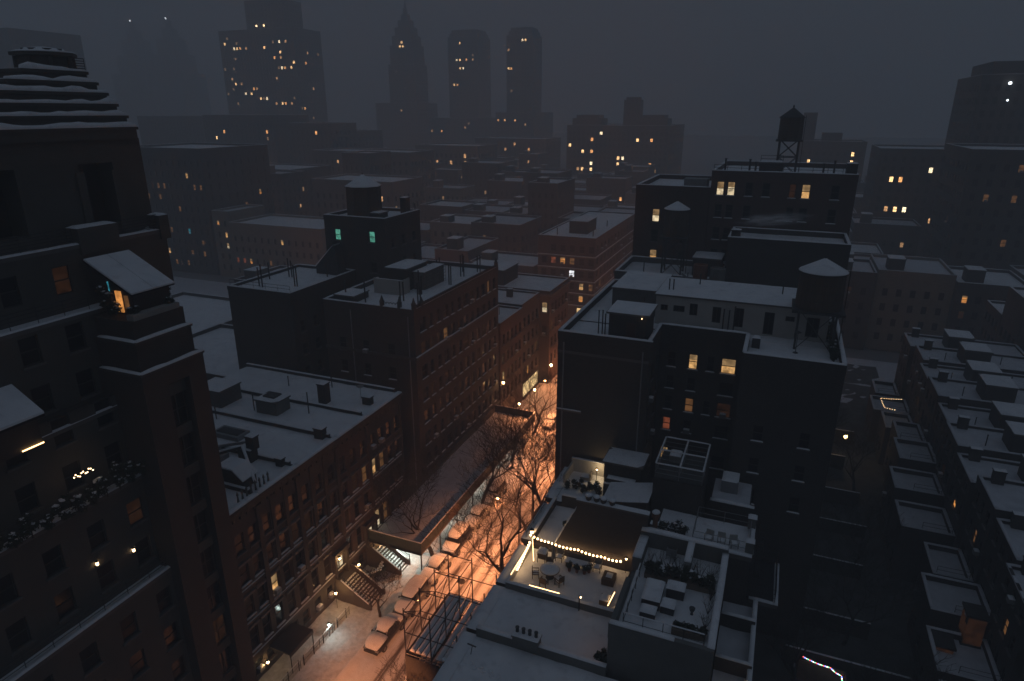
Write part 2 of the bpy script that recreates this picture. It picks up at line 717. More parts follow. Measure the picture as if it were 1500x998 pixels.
def add_window(parent, face, c, u, z, w, h, frame='frame_dark', style='sash', lit=None, sill=None, snow=False, lintel=None, ac=None):
    ac = ACP[0] if ac is None else ac
    at = face_pt(face, c, u, z)
    fr = win_meshes(w, h, frame, style)[0]
    o = put('window', fr, parent, at, ROT[face])
    p = put('pane', pane_mesh(w, h, frame, style, lit or 'glass'), None, at)
    p.parent = o
    p.location = (0, 0, 0)
    if sill:
        key = ('s', round(w, 2), sill)
        if key not in SILL:
            me = MB().box(-w/2 - .1, w/2 + .1, -.13, .09, -.13, -.004).mesh()
            me.materials.append(M(sill))
            SILL[key] = me
        s = put('sill', SILL[key], None, at)
        s.parent = o
        s.location = (0, 0, 0)
        if snow:
            key = ('n', round(w, 2))
            if key not in SILL:
                me = MB().snow((-w/2 - .08, -.03, 0), (w/2 + .08, -.03, 0), .19, .07, .25).mesh(smooth=True)
                me.materials.append(M('snow'))
                SILL[key] = me
            s = put('sill_snow', SILL[key], None, at)
            s.parent = o
            s.location = (0, 0, 0)
    if style == 'sash' and ac and random.random() < ac:
        key = ('a', round(w, 2))
        if key not in SILL:
            me = MB().box(-.31, .31, -.36, .1, .06, .46).mesh()
            me.materials.append(M('galv'))
            SILL[key] = me
            me = MB().snow((-.29, -.13, .461), (.29, -.13, .461), .44, .09, .2).mesh(smooth=True)
            me.materials.append(M('snow'))
            SILL[key + ('n',)] = me
        for nm, kk in (('air_conditioner', key), ('air_conditioner_snow', key + ('n',))):
            s = put(nm, SILL[kk], None, at)
            s.parent = o
            s.location = (0, 0, 0)
    if lit in ('lit_warm', 'lit_pale', 'lit_amber') and ac:
        fr_ = random.choice((.25, .4, .5))
        key = ('b', round(w, 2), round(h, 2), fr_)
        if key not in SILL:
            me = MB().poly([(-w/2 + .03, .135, h*(1 - fr_)), (w/2 - .03, .135, h*(1 - fr_)), (w/2 - .03, .135, h - .03), (-w/2 + .03, .135, h - .03)]).mesh()
            me.materials.append(M('blind'))
            SILL[key] = me
        s = put('blind', SILL[key], None, at)
        s.parent = o
        s.location = (0, 0, 0)
    if lintel:
        key = ('l', round(w, 2), round(h, 2), lintel)
        if key not in SILL:
            me = MB().box(-w/2 - .18, w/2 + .18, -.16, .02, h + .01, h + .26).box(-w/2 - .12, w/2 + .12, -.08, .02, h + .26, h + .33).mesh()
            me.materials.append(M(lintel))
            SILL[key] = me
        s = put('lintel', SILL[key], None, at)
        s.parent = o
        s.location = (0, 0, 0)
    return o


def rim(mb, x0, x1, y0, y1, z0, z1, t, o=.03):
    """parapet ring, o proud of the wall below"""
    mb.box(x0 - o, x1 + o, y0 - o, y0 + t, z0, z1)
    mb.box(x0 - o, x1 + o, y1 - t, y1 + o, z0, z1)
    mb.box(x0 - o, x0 + t, y0 + t, y1 - t, z0, z1)
    mb.box(x1 - t, x1 + o, y0 + t, y1 - t, z0, z1)


def rim_snow(mb, x0, x1, y0, y1, z, t, h=.1, step=.7):
    w = t + .02
    c = t/2 - .005
    mb.snow((x0, y0 + c, z), (x1, y0 + c, z), w, h, step)
    mb.snow((x0, y1 - c, z), (x1, y1 - c, z), w, h, step)
    mb.snow((x0 + c, y0 + t, z), (x0 + c, y1 - t, z), w, h, step)
    mb.snow((x1 - c, y0 + t, z), (x1 - c, y1 - t, z), w, h, step)


def building(name, label, cat, x0, x1, y0, y1, z1, wall, faces=None, z0=0.0, frame='frame_dark', style='sash', lit=None, joined=False, par=.9, pt=.3,
             group=None, sill=None, res=.8, coping='coping', root=None, snowstep=.7, lintel=None, litp=0, lits=('lit_warm',), snow=True, sillsnow=False, snowmat='snow'):
    faces = faces or {}
    lit = lit or {}
    if root is None:
        root = thing(name, label, cat, ((x0 + x1)/2, (y0 + y1)/2, z0), group)
    zt = z1 - par
    cc = {'S': (y0, x0, x1), 'N': (y1, x0, x1), 'E': (x1, y0, y1), 'W': (x0, y0, y1)}
    w = MB()
    glaz = MB()
    for f, (c, a, b) in cc.items():
        sp = faces.get(f)
        ops = openings(sp) if sp else []
        wall_face(w, f, c, a, b, z0, zt, ops, .25)
        for i, k, ua, ub, za, zb in ops:
            lm = lit.get((f, i, k))
            if lm is None and litp and random.random() < litp:
                lm = random.choice(lits)
            if joined and lm is None:
                q = [face_pt(f, c, ua, za, .2), face_pt(f, c, ub, za, .2), face_pt(f, c, ub, zb, .2), face_pt(f, c, ua, zb, .2)]
                glaz.poly(q[::-1] if f == 'W' else q)
            else:
                add_window(root, f, c, (ua + ub)/2, za, ub - ua, zb - za, frame, style, lm, sill, sillsnow, lintel)
    w.obj('wall', wall, root)
    if glaz.f:
        tag(glaz.obj('glazing', 'glass', root), None, None, kind='stuff')
    MB().poly([(x0, y0, zt), (x1, y0, zt), (x1, y1, zt), (x0, y1, zt)]).obj('roof', 'tar', root)
    if par > .05:
        p = MB()
        rim(p, x0, x1, y0, y1, zt, z1, pt)
        p.obj('parapet', coping if par < .5 else wall, root)
    if snow:
        if par > .05:
            s = MB()
            rim_snow(s, x0, x1, y0, y1, z1, pt, .1, snowstep)
            s.obj('parapet_snow', snowmat, root, smooth=True)
            MB().sheet(x0 + pt + .004, x1 - pt - .004, y0 + pt + .004, y1 - pt - .004, zt + .12, res, .05, .08).obj('roof_snow', snowmat, root, smooth=True)
        else:
            MB().sheet(x0 + .02, x1 - .02, y0 + .02, y1 - .02, zt + .12, res, .05, -.08).obj('roof_snow', 'snow', root, smooth=True)
    return root


def slab_snow(mb, x0, x1, y0, y1, z, h=.14, res=.5):
    """a cushion of snow on a flat top, rounded down at its edges"""
    mb.sheet(x0, x1, y0, y1, z + h, min(res, (x1 - x0)/4, (y1 - y0)/4), .02, 0, lambda x, y: -h*max(0, 1 - min(x - x0, x1 - x, y - y0, y1 - y)/(.22 if min(x1-x0, y1-y0) > .9 else .12))**2)
    return mb


def bulkhead(root, x0, x1, y0, y1, z0, z1, mat='brick_dark', door=None, over=.12, name='bulkhead'):
    b = MB().box(x0, x1, y0, y1, z0, z1 - .16).obj(name, mat, root)
    MB().box(x0 - over, x1 + over, y0 - over, y1 + over, z1 - .16, z1).obj('roof_slab', 'coping', b)
    slab_snow(MB(), x0 - over + .02, x1 + over - .02, y0 - over + .02, y1 + over - .02, z1 + .003).obj('snow', 'snow', b, smooth=True)
    if door:
        f, u, w, h = door
        c = y0 if f == 'S' else x1
        p = MB()
        if f == 'S':
            p.box(u - w/2, u + w/2, y0 - .05, y0 + .02, z0 + .1, z0 + h)
        else:
            p.box(x1 - .02, x1 + .05, u - w/2, u + w/2, z0 + .1, z0 + h)
        p.obj('door', 'door', b)
    return b


def vent_pipes(root, pts, z0, h=2.2, r=.06):
    for x, y in pts:
        hh = h*random.uniform(.85, 1.12)
        MB().lathe([(r, z0), (r, z0 + hh), (r*1.35, z0 + hh), (r*1.35, z0 + hh + .08)], x, y, 8).obj('vent_pipe', 'iron', root)


def chimney(root, x0, x1, y0, y1, z0, z1, mat='brick_dark', pots=0, along='x'):
    c = MB().box(x0, x1, y0, y1, z0, z1 - .12).box(x0 - .06, x1 + .06, y0 - .06, y1 + .06, z1 - .12, z1).obj('chimney', mat, root)
    for i in range(pots):
        t = (i + .5)/pots
        x, y = (x0 + (x1 - x0)*t, (y0 + y1)/2) if along == 'x' else ((x0 + x1)/2, y0 + (y1 - y0)*t)
        MB().lathe([(.13, z1), (.11, z1 + .38), (.14, z1 + .4), (.14, z1 + .46)], x, y, 8).obj('chimney_pot', 'pot_dark', c)
    slab_snow(MB(), x0 - .05, x1 + .05, y0 - .05, y1 + .05, z1 + .003, .08).obj('snow', 'snow', c, smooth=True)
    return c


def railing(root, p0, p1, h=1.0, bars=.0, rails=3, name='railing', mat='iron', post=1.6):
    p0 = Vector(p0)
    p1 = Vector(p1)
    L = (p1 - p0).length
    b = MB()
    for k in range(rails):
        z = h*(k + 1)/rails
        b.tube([p0 + Vector((0, 0, z)), p1 + Vector((0, 0, z))], .025, 4)
    n = max(1, int(L/post))
    for i in range(n + 1):
        p = p0.lerp(p1, i/n)
        b.tube([p, p + Vector((0, 0, h))], .025, 4)
    if bars:
        m = int(L/bars)
        for i in range(m):
            p = p0.lerp(p1, (i + .5)/m)
            b.tube([p, p + Vector((0, 0, h))], .01, 3, False)
    return b.obj(name, mat, root)

# ================================================================== the ground, the street, the pavements
KL, KR = -31.7, -21.5            # kerb lines of the side street
g = MB().sheet(-1500, 900, -80, 1500, -.25, 60, .0).obj('ground', 'ground', None, (0, 0, 0))
tag(g, None, None, kind='structure')


def rut(x):
    m = 0
    for c, w, a in ((-28.35, .46, 1.0), (-26.75, .46, 1.0), (-25.15, .40, .8), (-23.9, .34, .7)):
        m = max(m, a*math.exp(-((x - c)/w)**2*1.6))
    return m


def road_mesh():
    nx, ny = 56, 250
    v, f, sl = [], [], []
    for j in range(ny + 1):
        y = 22 + 118*(j/ny)
        for i in range(nx + 1):
            x = KL + (KR - KL)*i/nx
            wob = .28*noise.noise(Vector((0, y*.06, 2))) + .10*noise.noise(Vector((x, y*.3, 5)))
            r = rut(x + wob)
            pile = max(0, 1 - abs(x - KL - .1)/.9)*.22 + max(0, 1 - abs(x - KR + .25)/1.0)*.28
            z = .08 - .09*r + .035*noise.noise(Vector((x*1.6, y*.9, 0))) + pile*(1 + .8*noise.noise(Vector((x*.7, y*.7, 4)))) + .02*noise.noise(Vector((x*5, y*4, 1)))
            v.append((x, y, z))
            sl.append(min(1, r*1.25 + .12*max(0, noise.noise(Vector((x*.5, y*.12, 8))))))
    for j in range(ny):
        for i in range(nx):
            k = j*(nx + 1) + i
            f.append((k, k + 1, k + nx + 2, k + nx + 1))
    me = bpy.data.meshes.new('m')
    me.from_pydata(v, [], f)
    me.polygons.foreach_set('use_smooth', [True]*len(f))
    a = me.attributes.new('slush', 'FLOAT', 'POINT')
    a.data.foreach_set('value', sl)
    me.materials.append(road_material())
    return put('road', me)


tag(road_mesh(), None, None, kind='structure')
tag(MB().sheet(KL, KR, 140.2, 420, .0, 4, .05).obj('road', 'snow_old_dim', None), None, None, kind='structure')
tag(MB().sheet(KL, KR, -40, 21.9, .0, 2, .05).obj('road', 'snow_old_dim', None), None, None, kind='structure')
tag(MB().sheet(-420, 120, 119, 144, -.03, 5, .06).obj('avenue', 'snow_old_dim', None), None, None, kind='structure')


def trod(x, y):
    return -.07*math.exp(-((x + 34.2 + .4*noise.noise(Vector((1, y*.15, 3))))/.7)**2) + .07*noise.noise(Vector((x*2.2, y*2.2, 6))) - .06*max(0, noise.noise(Vector((x*1.1, y*.8, 11))))*(1 if noise.noise(Vector((x*3.4, y*3.1, 13))) > .05 else 0)


sw = MB().sheet(-38.0, KL, 20, 118.5, .20, .22, .06, 0, trod).obj('sidewalk', 'snow_walk', None, smooth=True)
tag(sw, None, None, kind='structure')
tag(MB().sheet(KR, -16.3, 20, 118.5, .20, .5, .07).obj('sidewalk', 'snow_walk', None, smooth=True), None, None, kind='structure')
tag(MB().box(KL - .02, KL + .14, 20, 118.5, -.2, .16).obj('kerb', 'concrete', None), None, None, kind='structure')
tag(MB().box(KR - .14, KR + .02, 20, 118.5, -.2, .16).obj('kerb', 'concrete', None), None, None, kind='structure')
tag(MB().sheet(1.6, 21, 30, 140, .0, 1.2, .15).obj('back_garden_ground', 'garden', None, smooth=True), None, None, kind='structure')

# manhole in the road, melted clear of snow
mh = thing('manhole_cover', 'round dark manhole cover melted clear in the snowy road', 'manhole', (-27.2, 52.2, .1))
MB().lathe([(.44, .0), (.44, .115), (.38, .12), (.36, .105), (.02, .105)], -27.2, 52.2, 18).obj('lid', 'iron', mh)

# ================================================================== left side of the street: the stepped tower
tw = thing('stepped_tower', 'tall dark stone apartment tower with stepped crown and snowy terraces at far left', 'tower', (-48, 20, 0))
LV = [(-36.9, 17.6), (-37.9, 24.8), (-38.8, 29.8), (-39.9, 36.0)]
zb = 0.0
for i, (xf, zt) in enumerate(LV):
    nr = 5 if i == 0 else (2 if i < 3 else 2)
    h = zt - zb
    zf = zb + (2.2 if i == 0 else 1.0)
    sp = spec(2, 27.2, 9, 1.15, zf, 3.1, nr, 1.75)
    lits = {}
    if i == 3:
        lits = {}
    if i == 1:
        lits = {('E', 8, 1): 'lit_faint'}
    if i == 0:
        lits = {}
    building('', '', '', -62, xf, -14, 30.4, zt, 'limestone', {'E': sp}, zb, lit=lits, par=.25, pt=.35, root=tw, sill='coping', res=1.2)
    zb = zt - .1
    if i:
        railing(tw, (LV[i-1][0] - .25, -13, LV[i-1][1] + .08), (LV[i-1][0] - .25, 26.9, LV[i-1][1] + .08), .95, rails=4)
railing(tw, (LV[3][0] - .25, -13, 36.08), (LV[3][0] - .25, 27.2, 36.08), .95, rails=4)
# fourth storey set back, balcony over it, then the shaft with its tall recessed bay
sp = spec(6, 28.5, 7, 1.1, 37.0, 3, 1, 1.8)
building('', '', '', -62, -41.6, -14, 35.0, 39.9, 'limestone', {'E': sp}, 35.9, lit={('E', 6, 0): 'lit_faint'}, par=.25, pt=.5, root=tw, res=1.2)
for a, b in ((2, 28.2), (31.4, 34.6)):
    railing(tw, (-41.8, a, 39.95), (-41.8, b, 39.95), 1.0, rails=5)
for yy, yz in ((28.4, 31.2), (34.5, 35.3)):
    p = MB().box(-42.6, -41.45, yy, yz, 39.2, 40.9).obj('pedestal', 'limestone', tw)
    slab_snow(MB(), -42.6, -41.45, yy, yz, 40.903, .12).obj('snow', 'snow', p, smooth=True)
sh = MB()
ops = [(0, 0, 30.4, 32.9, 40.6, 44.7), (1, 0, 24.0, 26.4, 40.6, 44.7), (2, 0, 17.8, 20.2, 40.6, 44.7)]
wall_face(sh, 'E', -43, 8, 35.3, 39.8, 46.2, ops, 1.6)
for f, c, a, b in (('S', 8, -60, -43), ('N', 35.3, -60, -43), ('W', -60, 8, 35.3)):
    wall_face(sh, f, c, a, b, 39.8, 46.2)
sh.box(-43.02, -42.85, 30.1, 30.65, 40.0, 44.2).box(-43.02, -42.85, 32.65, 33.2, 40.0, 44.2)
sh.obj('shaft', 'limestone', tw)
for _, _, a, b, za, zb_ in ops:
    bay = MB().box(-44.75, -44.6, a, b, za, zb_).obj('bay_back', 'frame_dark', tw)
    for k in range(2):
        add_window(tw, 'E', -44.58, a + .65 + 1.2*k, za + .5, 1.05, 3.2, 'frame_dark', 'pair')
# crown of receding courses
st = [(46.2, 35.0, 18.0, -42.7), (46.95, 34.6, 20.5, -42.95), (47.7, 34.2, 23.0, -43.2), (48.4, 33.8, 25.0, -43.45), (49.05, 33.4, 27.6, -43.7), (49.7, 33.0, 28.8, -43.95)]
for k, (z, yb, ya, xf) in enumerate(st):
    hgt = .78
    c = MB().box(-58 + k*.6, xf, ya, yb, z, z + hgt).box(-58 + k*.6 - .06, xf + .1, ya - .1, yb + .1, z + hgt - .2, z + hgt - .02).obj('crown_course', 'limestone', tw)
    slab_snow(MB(), -58 + k*.6, xf + .08, ya - .08, yb + .08, z + hgt - .015, .12, 1.0).snow((xf - .04, ya, z + hgt), (xf - .04, yb, z + hgt), .3, .26, .6, .5).obj('snow', 'snow', c, smooth=True)
oct_ = [PI*2*i/8 + PI/8 for i in range(8)]
DX, DY = -45.7, 31.6
ln = MB().prism([(DX + 1.55*math.cos(a), DY + 1.55*math.sin(a)) for a in oct_], 50.4, 51.35).obj('lantern_drum', 'limestone', tw)
for a in oct_:
    MB().lathe([(.16, 50.45), (.13, 51.3)], DX + 1.6*math.cos(a), DY + 1.6*math.sin(a), 6).obj('column', 'limestone', ln)
MB().prism([(DX + 1.9*math.cos(a), DY + 1.9*math.sin(a)) for a in oct_], 51.35, 51.55).obj('cap', 'limestone', ln)
MB().prism([(DX + 1.2*math.cos(a), DY + 1.2*math.sin(a)) for a in oct_], 51.55, 51.8).obj('cap_step', 'limestone', ln)
MB().lathe([(1.85, 51.56), (1.7, 51.66), (1.25, 51.7), (1.15, 51.82), (.3, 51.92)], DX, DY, 8).obj('snow', 'snow', ln, smooth=True)
railing(tw, (-43.9, 31.9, 50.5), (-43.9, 32.95, 50.5), .75, rails=5)
# projecting pier at the corner
pm = MB()
slots = [(0, 0, 28.5, 30.2, 2.0, 31.0)]
wall_face(pm, 'E', -36.0, 26.7, 31.6, 0, 32.2, slots, .7)
wall_face(pm, 'S', 26.7, -40.0, -36.0, 0, 32.2)
wall_face(pm, 'N', 31.6, -40.0, -36.0, 0, 32.2)
pm.poly([(-40, 26.7, 32.2), (-36, 26.7, 32.2), (-36, 31.6, 32.2), (-40, 31.6, 32.2)])
pm.box(-40.2, -36.35, 27.0, 31.3, 32.2, 34.2).box(-40.2, -36.55, 27.2, 31.1, 34.2, 35.6)
pm.obj('pier', 'brownstone', tw)
for k in range(9):
    add_window(tw, 'E', -36.55, 29.35, 2.4 + 3.15*k, 1.5, 2.3, 'frame_dark', 'pair', {2: 'lit_faint'}.get(k))
    MB().box(-36.72, -36.5, 28.505, 30.195, 4.72 + 3.15*k, 5.53 + 3.15*k).obj('spandrel', 'limestone', tw)
for (a, b, zz, xf) in ((26.7, 31.6, 32.2, -36.0), (27.0, 31.3, 34.2, -36.35)):
    s = MB().box(-40.0, xf + .08, a - .08, b + .08, zz + .002, zz + .16).obj('ledge', 'limestone', tw)
    MB().snow((xf - .05, a, zz + .16), (xf - .05, b, zz + .16), .36, .16).snow((-39.6, a + .06, zz + .16), (xf, a + .06, zz + .16), .3, .14).obj('snow', 'snow', s, smooth=True)
pl = MB().box(-37.2, -36.6, 27.4, 30.9, 35.6, 35.95).obj('planter', 'concrete', tw)
# conservatory on the pier
cv = thing('conservatory', 'small lean-to conservatory with snowy glass roof and amber lit doorway on tower terrace', 'conservatory', (-39, 29.5, 35.6))
MB().xprism([(28.3, 35.6), (31.0, 35.6), (31.0, 37.0), (28.3, 37.0)], -39.9, -37.5).obj('wall', 'frame_dark', cv)
rf = MB().yprism([(-41.0, 38.9), (-37.2, 37.0), (-37.2, 37.1), (-41.0, 39.0)], 28.0, 31.3).obj('roof', 'glass', cv)
for k in range(2):
    ya, yb = 28.02 + 1.65*k, 29.63 + 1.65*k
    MB().yprism([(-40.98, 39.0), (-37.18, 37.1), (-37.16, 37.2), (-37.5, 37.36), (-40.9, 39.1)], ya, yb).obj('snow', 'snow', rf)
MB().yprism([(-41.0, 37.0), (-37.5, 37.0), (-37.5, 37.14), (-41.0, 38.88)], 28.28, 28.34).obj('gable', 'frame_dark', cv)
MB().box(-38.95, -38.45, 28.22, 28.29, 35.75, 37.15).obj('lit_doorway', 'lit_amber', cv)
MB().box(-38.2, -37.9, 28.22, 28.29, 36.0, 36.9).obj('lit_window', 'lit_dim', cv)
MB().box(-39.5, -39.44, 28.22, 28.29, 36.8, 37.7).obj('blue_lamp', 'lit_cyan', cv)
# lean-to roof lower on the tower
cv = thing('lean_to', 'snowy lean-to glasshouse with amber strip light on tower ledge at left edge', 'conservatory', (-38.3, 18, 29.8))
MB().box(-38.7, -37.75, 15.0, 21.2, 29.9, 31.6).obj('wall', 'frame_dark', cv)
MB().yprism([(-39.8, 32.9), (-37.5, 31.6), (-37.5, 31.75), (-39.8, 33.05)], 14.8, 21.5).obj('roof', 'glass', cv)
MB().yprism([(-39.8, 33.06), (-37.48, 31.76), (-37.5, 31.9), (-39.8, 33.2)], 14.8, 21.5).obj('snow', 'snow', cv)
MB().box(-37.7, -37.66, 20.0, 21.2, 30.0, 30.06).obj('light_strip', 'led', cv)
MB().box(-37.7, -37.66, 15.2, 17.4, 30.0, 30.06).obj('light_strip', 'led', cv)


def leaf_clump(mb, c, r, n, size=.09, flat=.8):
    for _ in range(n):
        d = Vector((random.gauss(0, 1), random.gauss(0, 1), random.gauss(0, flat)))
        d.normalize()
        p = Vector(c) + d*r*random.uniform(.45, 1.0)
        a = Vector((random.gauss(0, 1), random.gauss(0, 1), random.gauss(0, 1)))
        a.normalize()
        b = a.cross(d)
        if b.length < .1:
            continue
        b.normalize()
        s = size*random.uniform(.6, 1.5)
        mb.poly([p - a*s, p + b*s*.5, p + a*s, p - b*s*.5])


def shrub(label, x, y, z, r, h, group, snowy=.6, name='shrub', cat='shrub', pot=None):
    t = thing(name, label, cat, (x, y, z), group)
    b = MB()
    b.tube([(x, y, z), (x + .05, y, z + h*.6)], [.05, .02], 5)
    b.obj('stem', 'bark', t)
    f = MB()
    sn = MB()
    n = max(3, int(h/r*2))
    for i in range(n + 2):
        a = random.uniform(0, 6.28)
        rr = r*random.uniform(.2, .7)
        c = (x + rr*math.cos(a), y + rr*math.sin(a), z + h*(.25 + .7*i/(n + 1)))
        leaf_clump(f, c, r*.66, 80)
        if random.random() < snowy:
            sn.ball((c[0], c[1], c[2] + r*.42), r*random.uniform(.22, .45), 7, .38, .9)
    f.obj('foliage', 'leaf', t)
    if sn.f:
        sn.obj('snow', 'snow', t, smooth=True)
    if pot:
        MB().lathe([(r*.5, z - pot), (r*.65, z - .02), (r*.7, z - .02), (r*.7, z + .02)], x, y, 10).obj('pot', 'terracotta', t)
    return t


for i, (x, y, z, r, h) in enumerate([(-39.2, 27.7, 35.7, .45, 1.9), (-38.9, 28.0, 35.7, .4, .6), (-38.2, 31.3, 35.7, .45, 1.9), (-37.0, 27.9, 35.9, .35, .4), (-36.95, 30.5, 35.9, .3, .35)]):
    shrub('snow-capped evergreen shrub beside the small conservatory on the tower', x, y, z, r, h, 'shrubs around the tower conservatory')
for i in range(13):
    y = 15.5 + i*.93
    shrub('snow-capped low shrub on the tower planting ledge, ' + ['leftmost', 'second', 'third', 'fourth', 'fifth', 'sixth', 'middle', 'eighth', 'ninth', 'tenth', 'eleventh', 'twelfth', 'rightmost'][i] + ' of thirteen', -37.45 + .25*noise.noise(Vector((y, 1, 1))), y, 24.9 - 7.3*0, random.uniform(.35, .6), random.uniform(.6, 1.5) + (1.2 if i in (1, 10) else 0), 'shrubs along the tower ledge', .9)
sc = thing('string_lights', 'short cluster of warm fairy lights on tower terrace railing', 'string lights', (-37.9, 22.7, 26.5))
cb = [(-37.85, 22.4 + .12*k, 27.0 + .12*math.sin(k*1.7)) for k in range(11)]
MB().tube(cb, .012, 4).obj('cable', 'cable', sc)
bm_ = MB().ball((0, 0, 0), .045, 6).mesh()
bm_.materials.append(M('spark'))
for p in cb:
    put('bulb', bm_, sc, (p[0] + .06, p[1], p[2]))
for k, (y, z) in enumerate(((22.5, 20.5), (25.0, 19.8))):
    t = thing('wall_lantern', ('left' if k == 0 else 'right') + ' one of two small bright lanterns on the lower tower wall', 'lantern', (-37.8, y, z))
    MB().box(-37.88, -37.72, y - .08, y + .08, z, z + .06).box(-37.88, -37.72, y - .08, y + .08, z + .3, z + .36).obj('frame', 'iron', t)
    MB().box(-37.86, -37.74, y - .06, y + .06, z + .06, z + .3).obj('glass', 'spark', t)

ACP[0] = .12
# ================================================================== left row of town houses with stoops
HOUSES = [(31.6, 36.2, 'brownstone'), (36.2, 41.2, 'brick_brown'), (41.2, 47.0, 'brownstone'), (47.0, 52.4, 'brick_red'), (52.4, 59.0, 'brick_dark')]
LROW = ['brownstone town house next to the stepped tower', 'brown brick town house with snowy roof ridges and one tall lit window',
        'brownstone town house with the broad lit stoop and doorway lantern', 'red brick town house with lantern by a hedge and a narrow stoop',
        'dark brick end house of the row beside the alley, upper windows lit']
XF = -38.0
for i, (ya, yb, mat) in enumerate(HOUSES):
    zt = 18.0
    h = yb - ya
    ncol = 3 if h < 6 else 4
    rows = [(1.0, 1.3), (3.5, 2.4), (7.0, 2.1), (10.3, 2.0), (13.4, 1.8)]
    cols = [(ya + h*(k + .5)/ncol, .98) for k in range(ncol)]
    lit = {}
    if i == 0:
        lit = {}
    if i == 1:
        lit = {('E', 0, 2): 'lit_warm', ('E', 0, 0): 'lit_faint', ('E', 2, 3): 'lit_faint'}
    if i == 2:
        lit = {('E', 0, 3): 'lit_faint', ('E', 1, 1): 'lit_faint'}
    if i == 3:
        lit = {('E', 2, 3): 'lit_dim', ('E', 1, 3): 'lit_faint', ('E', 2, 1): 'lit_dim', ('E', 0, 2): 'lit_faint'}
    if i == 4:
        lit = {('E', 0, 3): 'lit_warm', ('E', 1, 3): 'lit_dim', ('E', 0, 1): 'lit_pale', ('E', 1, 1): 'lit_dim', ('E', 0, 2): 'lit_faint', ('E', 1, 2): 'lit_faint'}
    skip = set()
    dcol = {2: 2, 3: 2, 4: None, 1: None, 0: None}[i]
    if dcol is not None:
        skip.add((dcol, 1))
    root = thing('row_house', LROW[i], 'house', (-44, (ya + yb)/2, 0), 'town houses on the left side of the street')
    fx = dict(cols=cols, rows=rows, skip=skip)
    depth = -60 if i != 1 else -58
    w = MB()
    ops = openings(fx)
    if dcol is not None:
        u = cols[dcol][0]
        ops.append((9, 9, u - .75, u + .75, 2.25, 5.0))
    wall_face(w, 'E', XF, ya + .003, yb - .003, 0, zt - .9, ops, .25)
    wall_face(w, 'S', ya + .003, depth, XF, 0, zt - .5)
    wall_face(w, 'N', yb - .003, depth, XF, 0, zt - .5)
    wall_face(w, 'W', depth, ya + .003, yb - .003, 0, zt - .5)
    w.obj('wall', mat, root)
    for ci, k, ua, ub, za, zb_ in ops:
        if ci == 9:
            continue
        add_window(root, 'E', XF, (ua + ub)/2, za, ub - ua, zb_ - za, 'frame_brown' if i % 2 else 'frame_dark', 'sash', lit.get(('E', ci, k)), 'coping', k in (1, 2, 3), 'coping' if k in (1, 2, 3) else None)
    # piers between the bays
    for k in range(ncol + 1):
        yy = ya + h*k/ncol
        wd = .26 if k in (0, ncol) else (.2 if i in (1, 2) else 0)
        if wd:
            MB().box(XF - .02, XF + (.2 if k in (0, ncol) else .12), max(ya + .006, yy - wd), min(yb - .006, yy + wd), 6.66, zt - 1.32).obj('pier', mat, root)
    # string courses and cornice
    for z in (2.9, 6.4, 9.75):
        c = MB().box(XF, XF + .14, ya + .01, yb - .01, z, z + .22).obj('string_course', 'coping' if mat.startswith('brick') else mat, root)
        MB().snow((XF + .07, ya + .02, z + .22), (XF + .07, yb - .02, z + .22), .15, .05).obj('snow', 'snow', c, smooth=True)
    c = MB().yprism([(XF, zt - 1.3), (XF + .25, zt - 1.1), (XF + .3, zt - .75), (XF + .55, zt - .5), (XF + .55, zt - .2), (XF - .1, zt - .2), (XF - .1, zt - 1.3)], ya + .004, yb - .004).obj('cornice', 'brownstone', root)
    nb = int(h/.75)
    for k in range(nb):
        yy = ya + (k + .5)*h/nb
        MB().yprism([(XF, zt - 1.5), (XF + .16, zt - 1.45), (XF + .4, zt - .56), (XF, zt - .56)], yy - .07, yy + .07).obj('bracket', 'brownstone', c)
    MB().snow((XF + .2, ya + .01, zt - .2), (XF + .2, yb - .01, zt - .2), .62, .2).obj('cornice_snow', 'snow', root, smooth=True)
    MB().poly([(depth, ya, zt - .5), (XF, ya, zt - .5), (XF, yb, zt - .5), (depth, yb, zt - .5)]).obj('roof', 'tar', root)
    MB().sheet(depth + .1, XF - .1, ya + .16, yb - .16, zt - .36, .5, .07, .06).obj('roof_snow', 'snow', root, smooth=True)
    pw = MB().box(depth, XF - .5, yb - .16, yb + .14, zt - .5, zt + .05).obj('party_wall', 'brick_dark', root)
    MB().snow((depth, yb - .01, zt + .05), (XF - .5, yb - .01, zt + .05), .3, .09).obj('snow', 'snow', pw, smooth=True)
    # roof furniture
    if i == 1:
        for (p, q) in (((-38.6, 37.0, 18.2), (-42.2, 39.6, 19.6)), ((-42.2, 39.6, 19.6), (-46.5, 37.6, 18.3))):
            rg = MB().tube([p, q], .16, 4).obj('roof_ridge', 'brick_dark', root)
            MB().snow((p[0], p[1], p[2] + .13), (q[0], q[1], q[2] + .13), .26, .12).obj('snow', 'snow', rg, smooth=True)
        for k in range(8):
            MB().lathe([(.10, 17.85), (.06, 18.4), (.11, 18.5), (.02, 18.8)], -38.2, 34.6 + .5*k, 7).obj('finial', 'coping', root)
        dm = MB().yprism([(-42.0, 17.6), (-39.4, 17.6), (-39.4, 18.5), (-40.4, 19.3), (-42.0, 19.3)], 36.5, 38.0).obj('dormer', 'brick_dark', root)
        MB().yprism([(-42.1, 19.31), (-40.4, 19.31), (-39.3, 18.45), (-39.25, 18.55), (-40.35, 19.45), (-42.1, 19.45)], 36.35, 38.15).obj('snow', 'snow', dm)
        chimney(root, -43.5, -42.0, 40.2, 41.1, 17.5, 18.9)
        chimney(root, -42.6, -41.7, 40.4, 41.1, 18.9, 20.2)
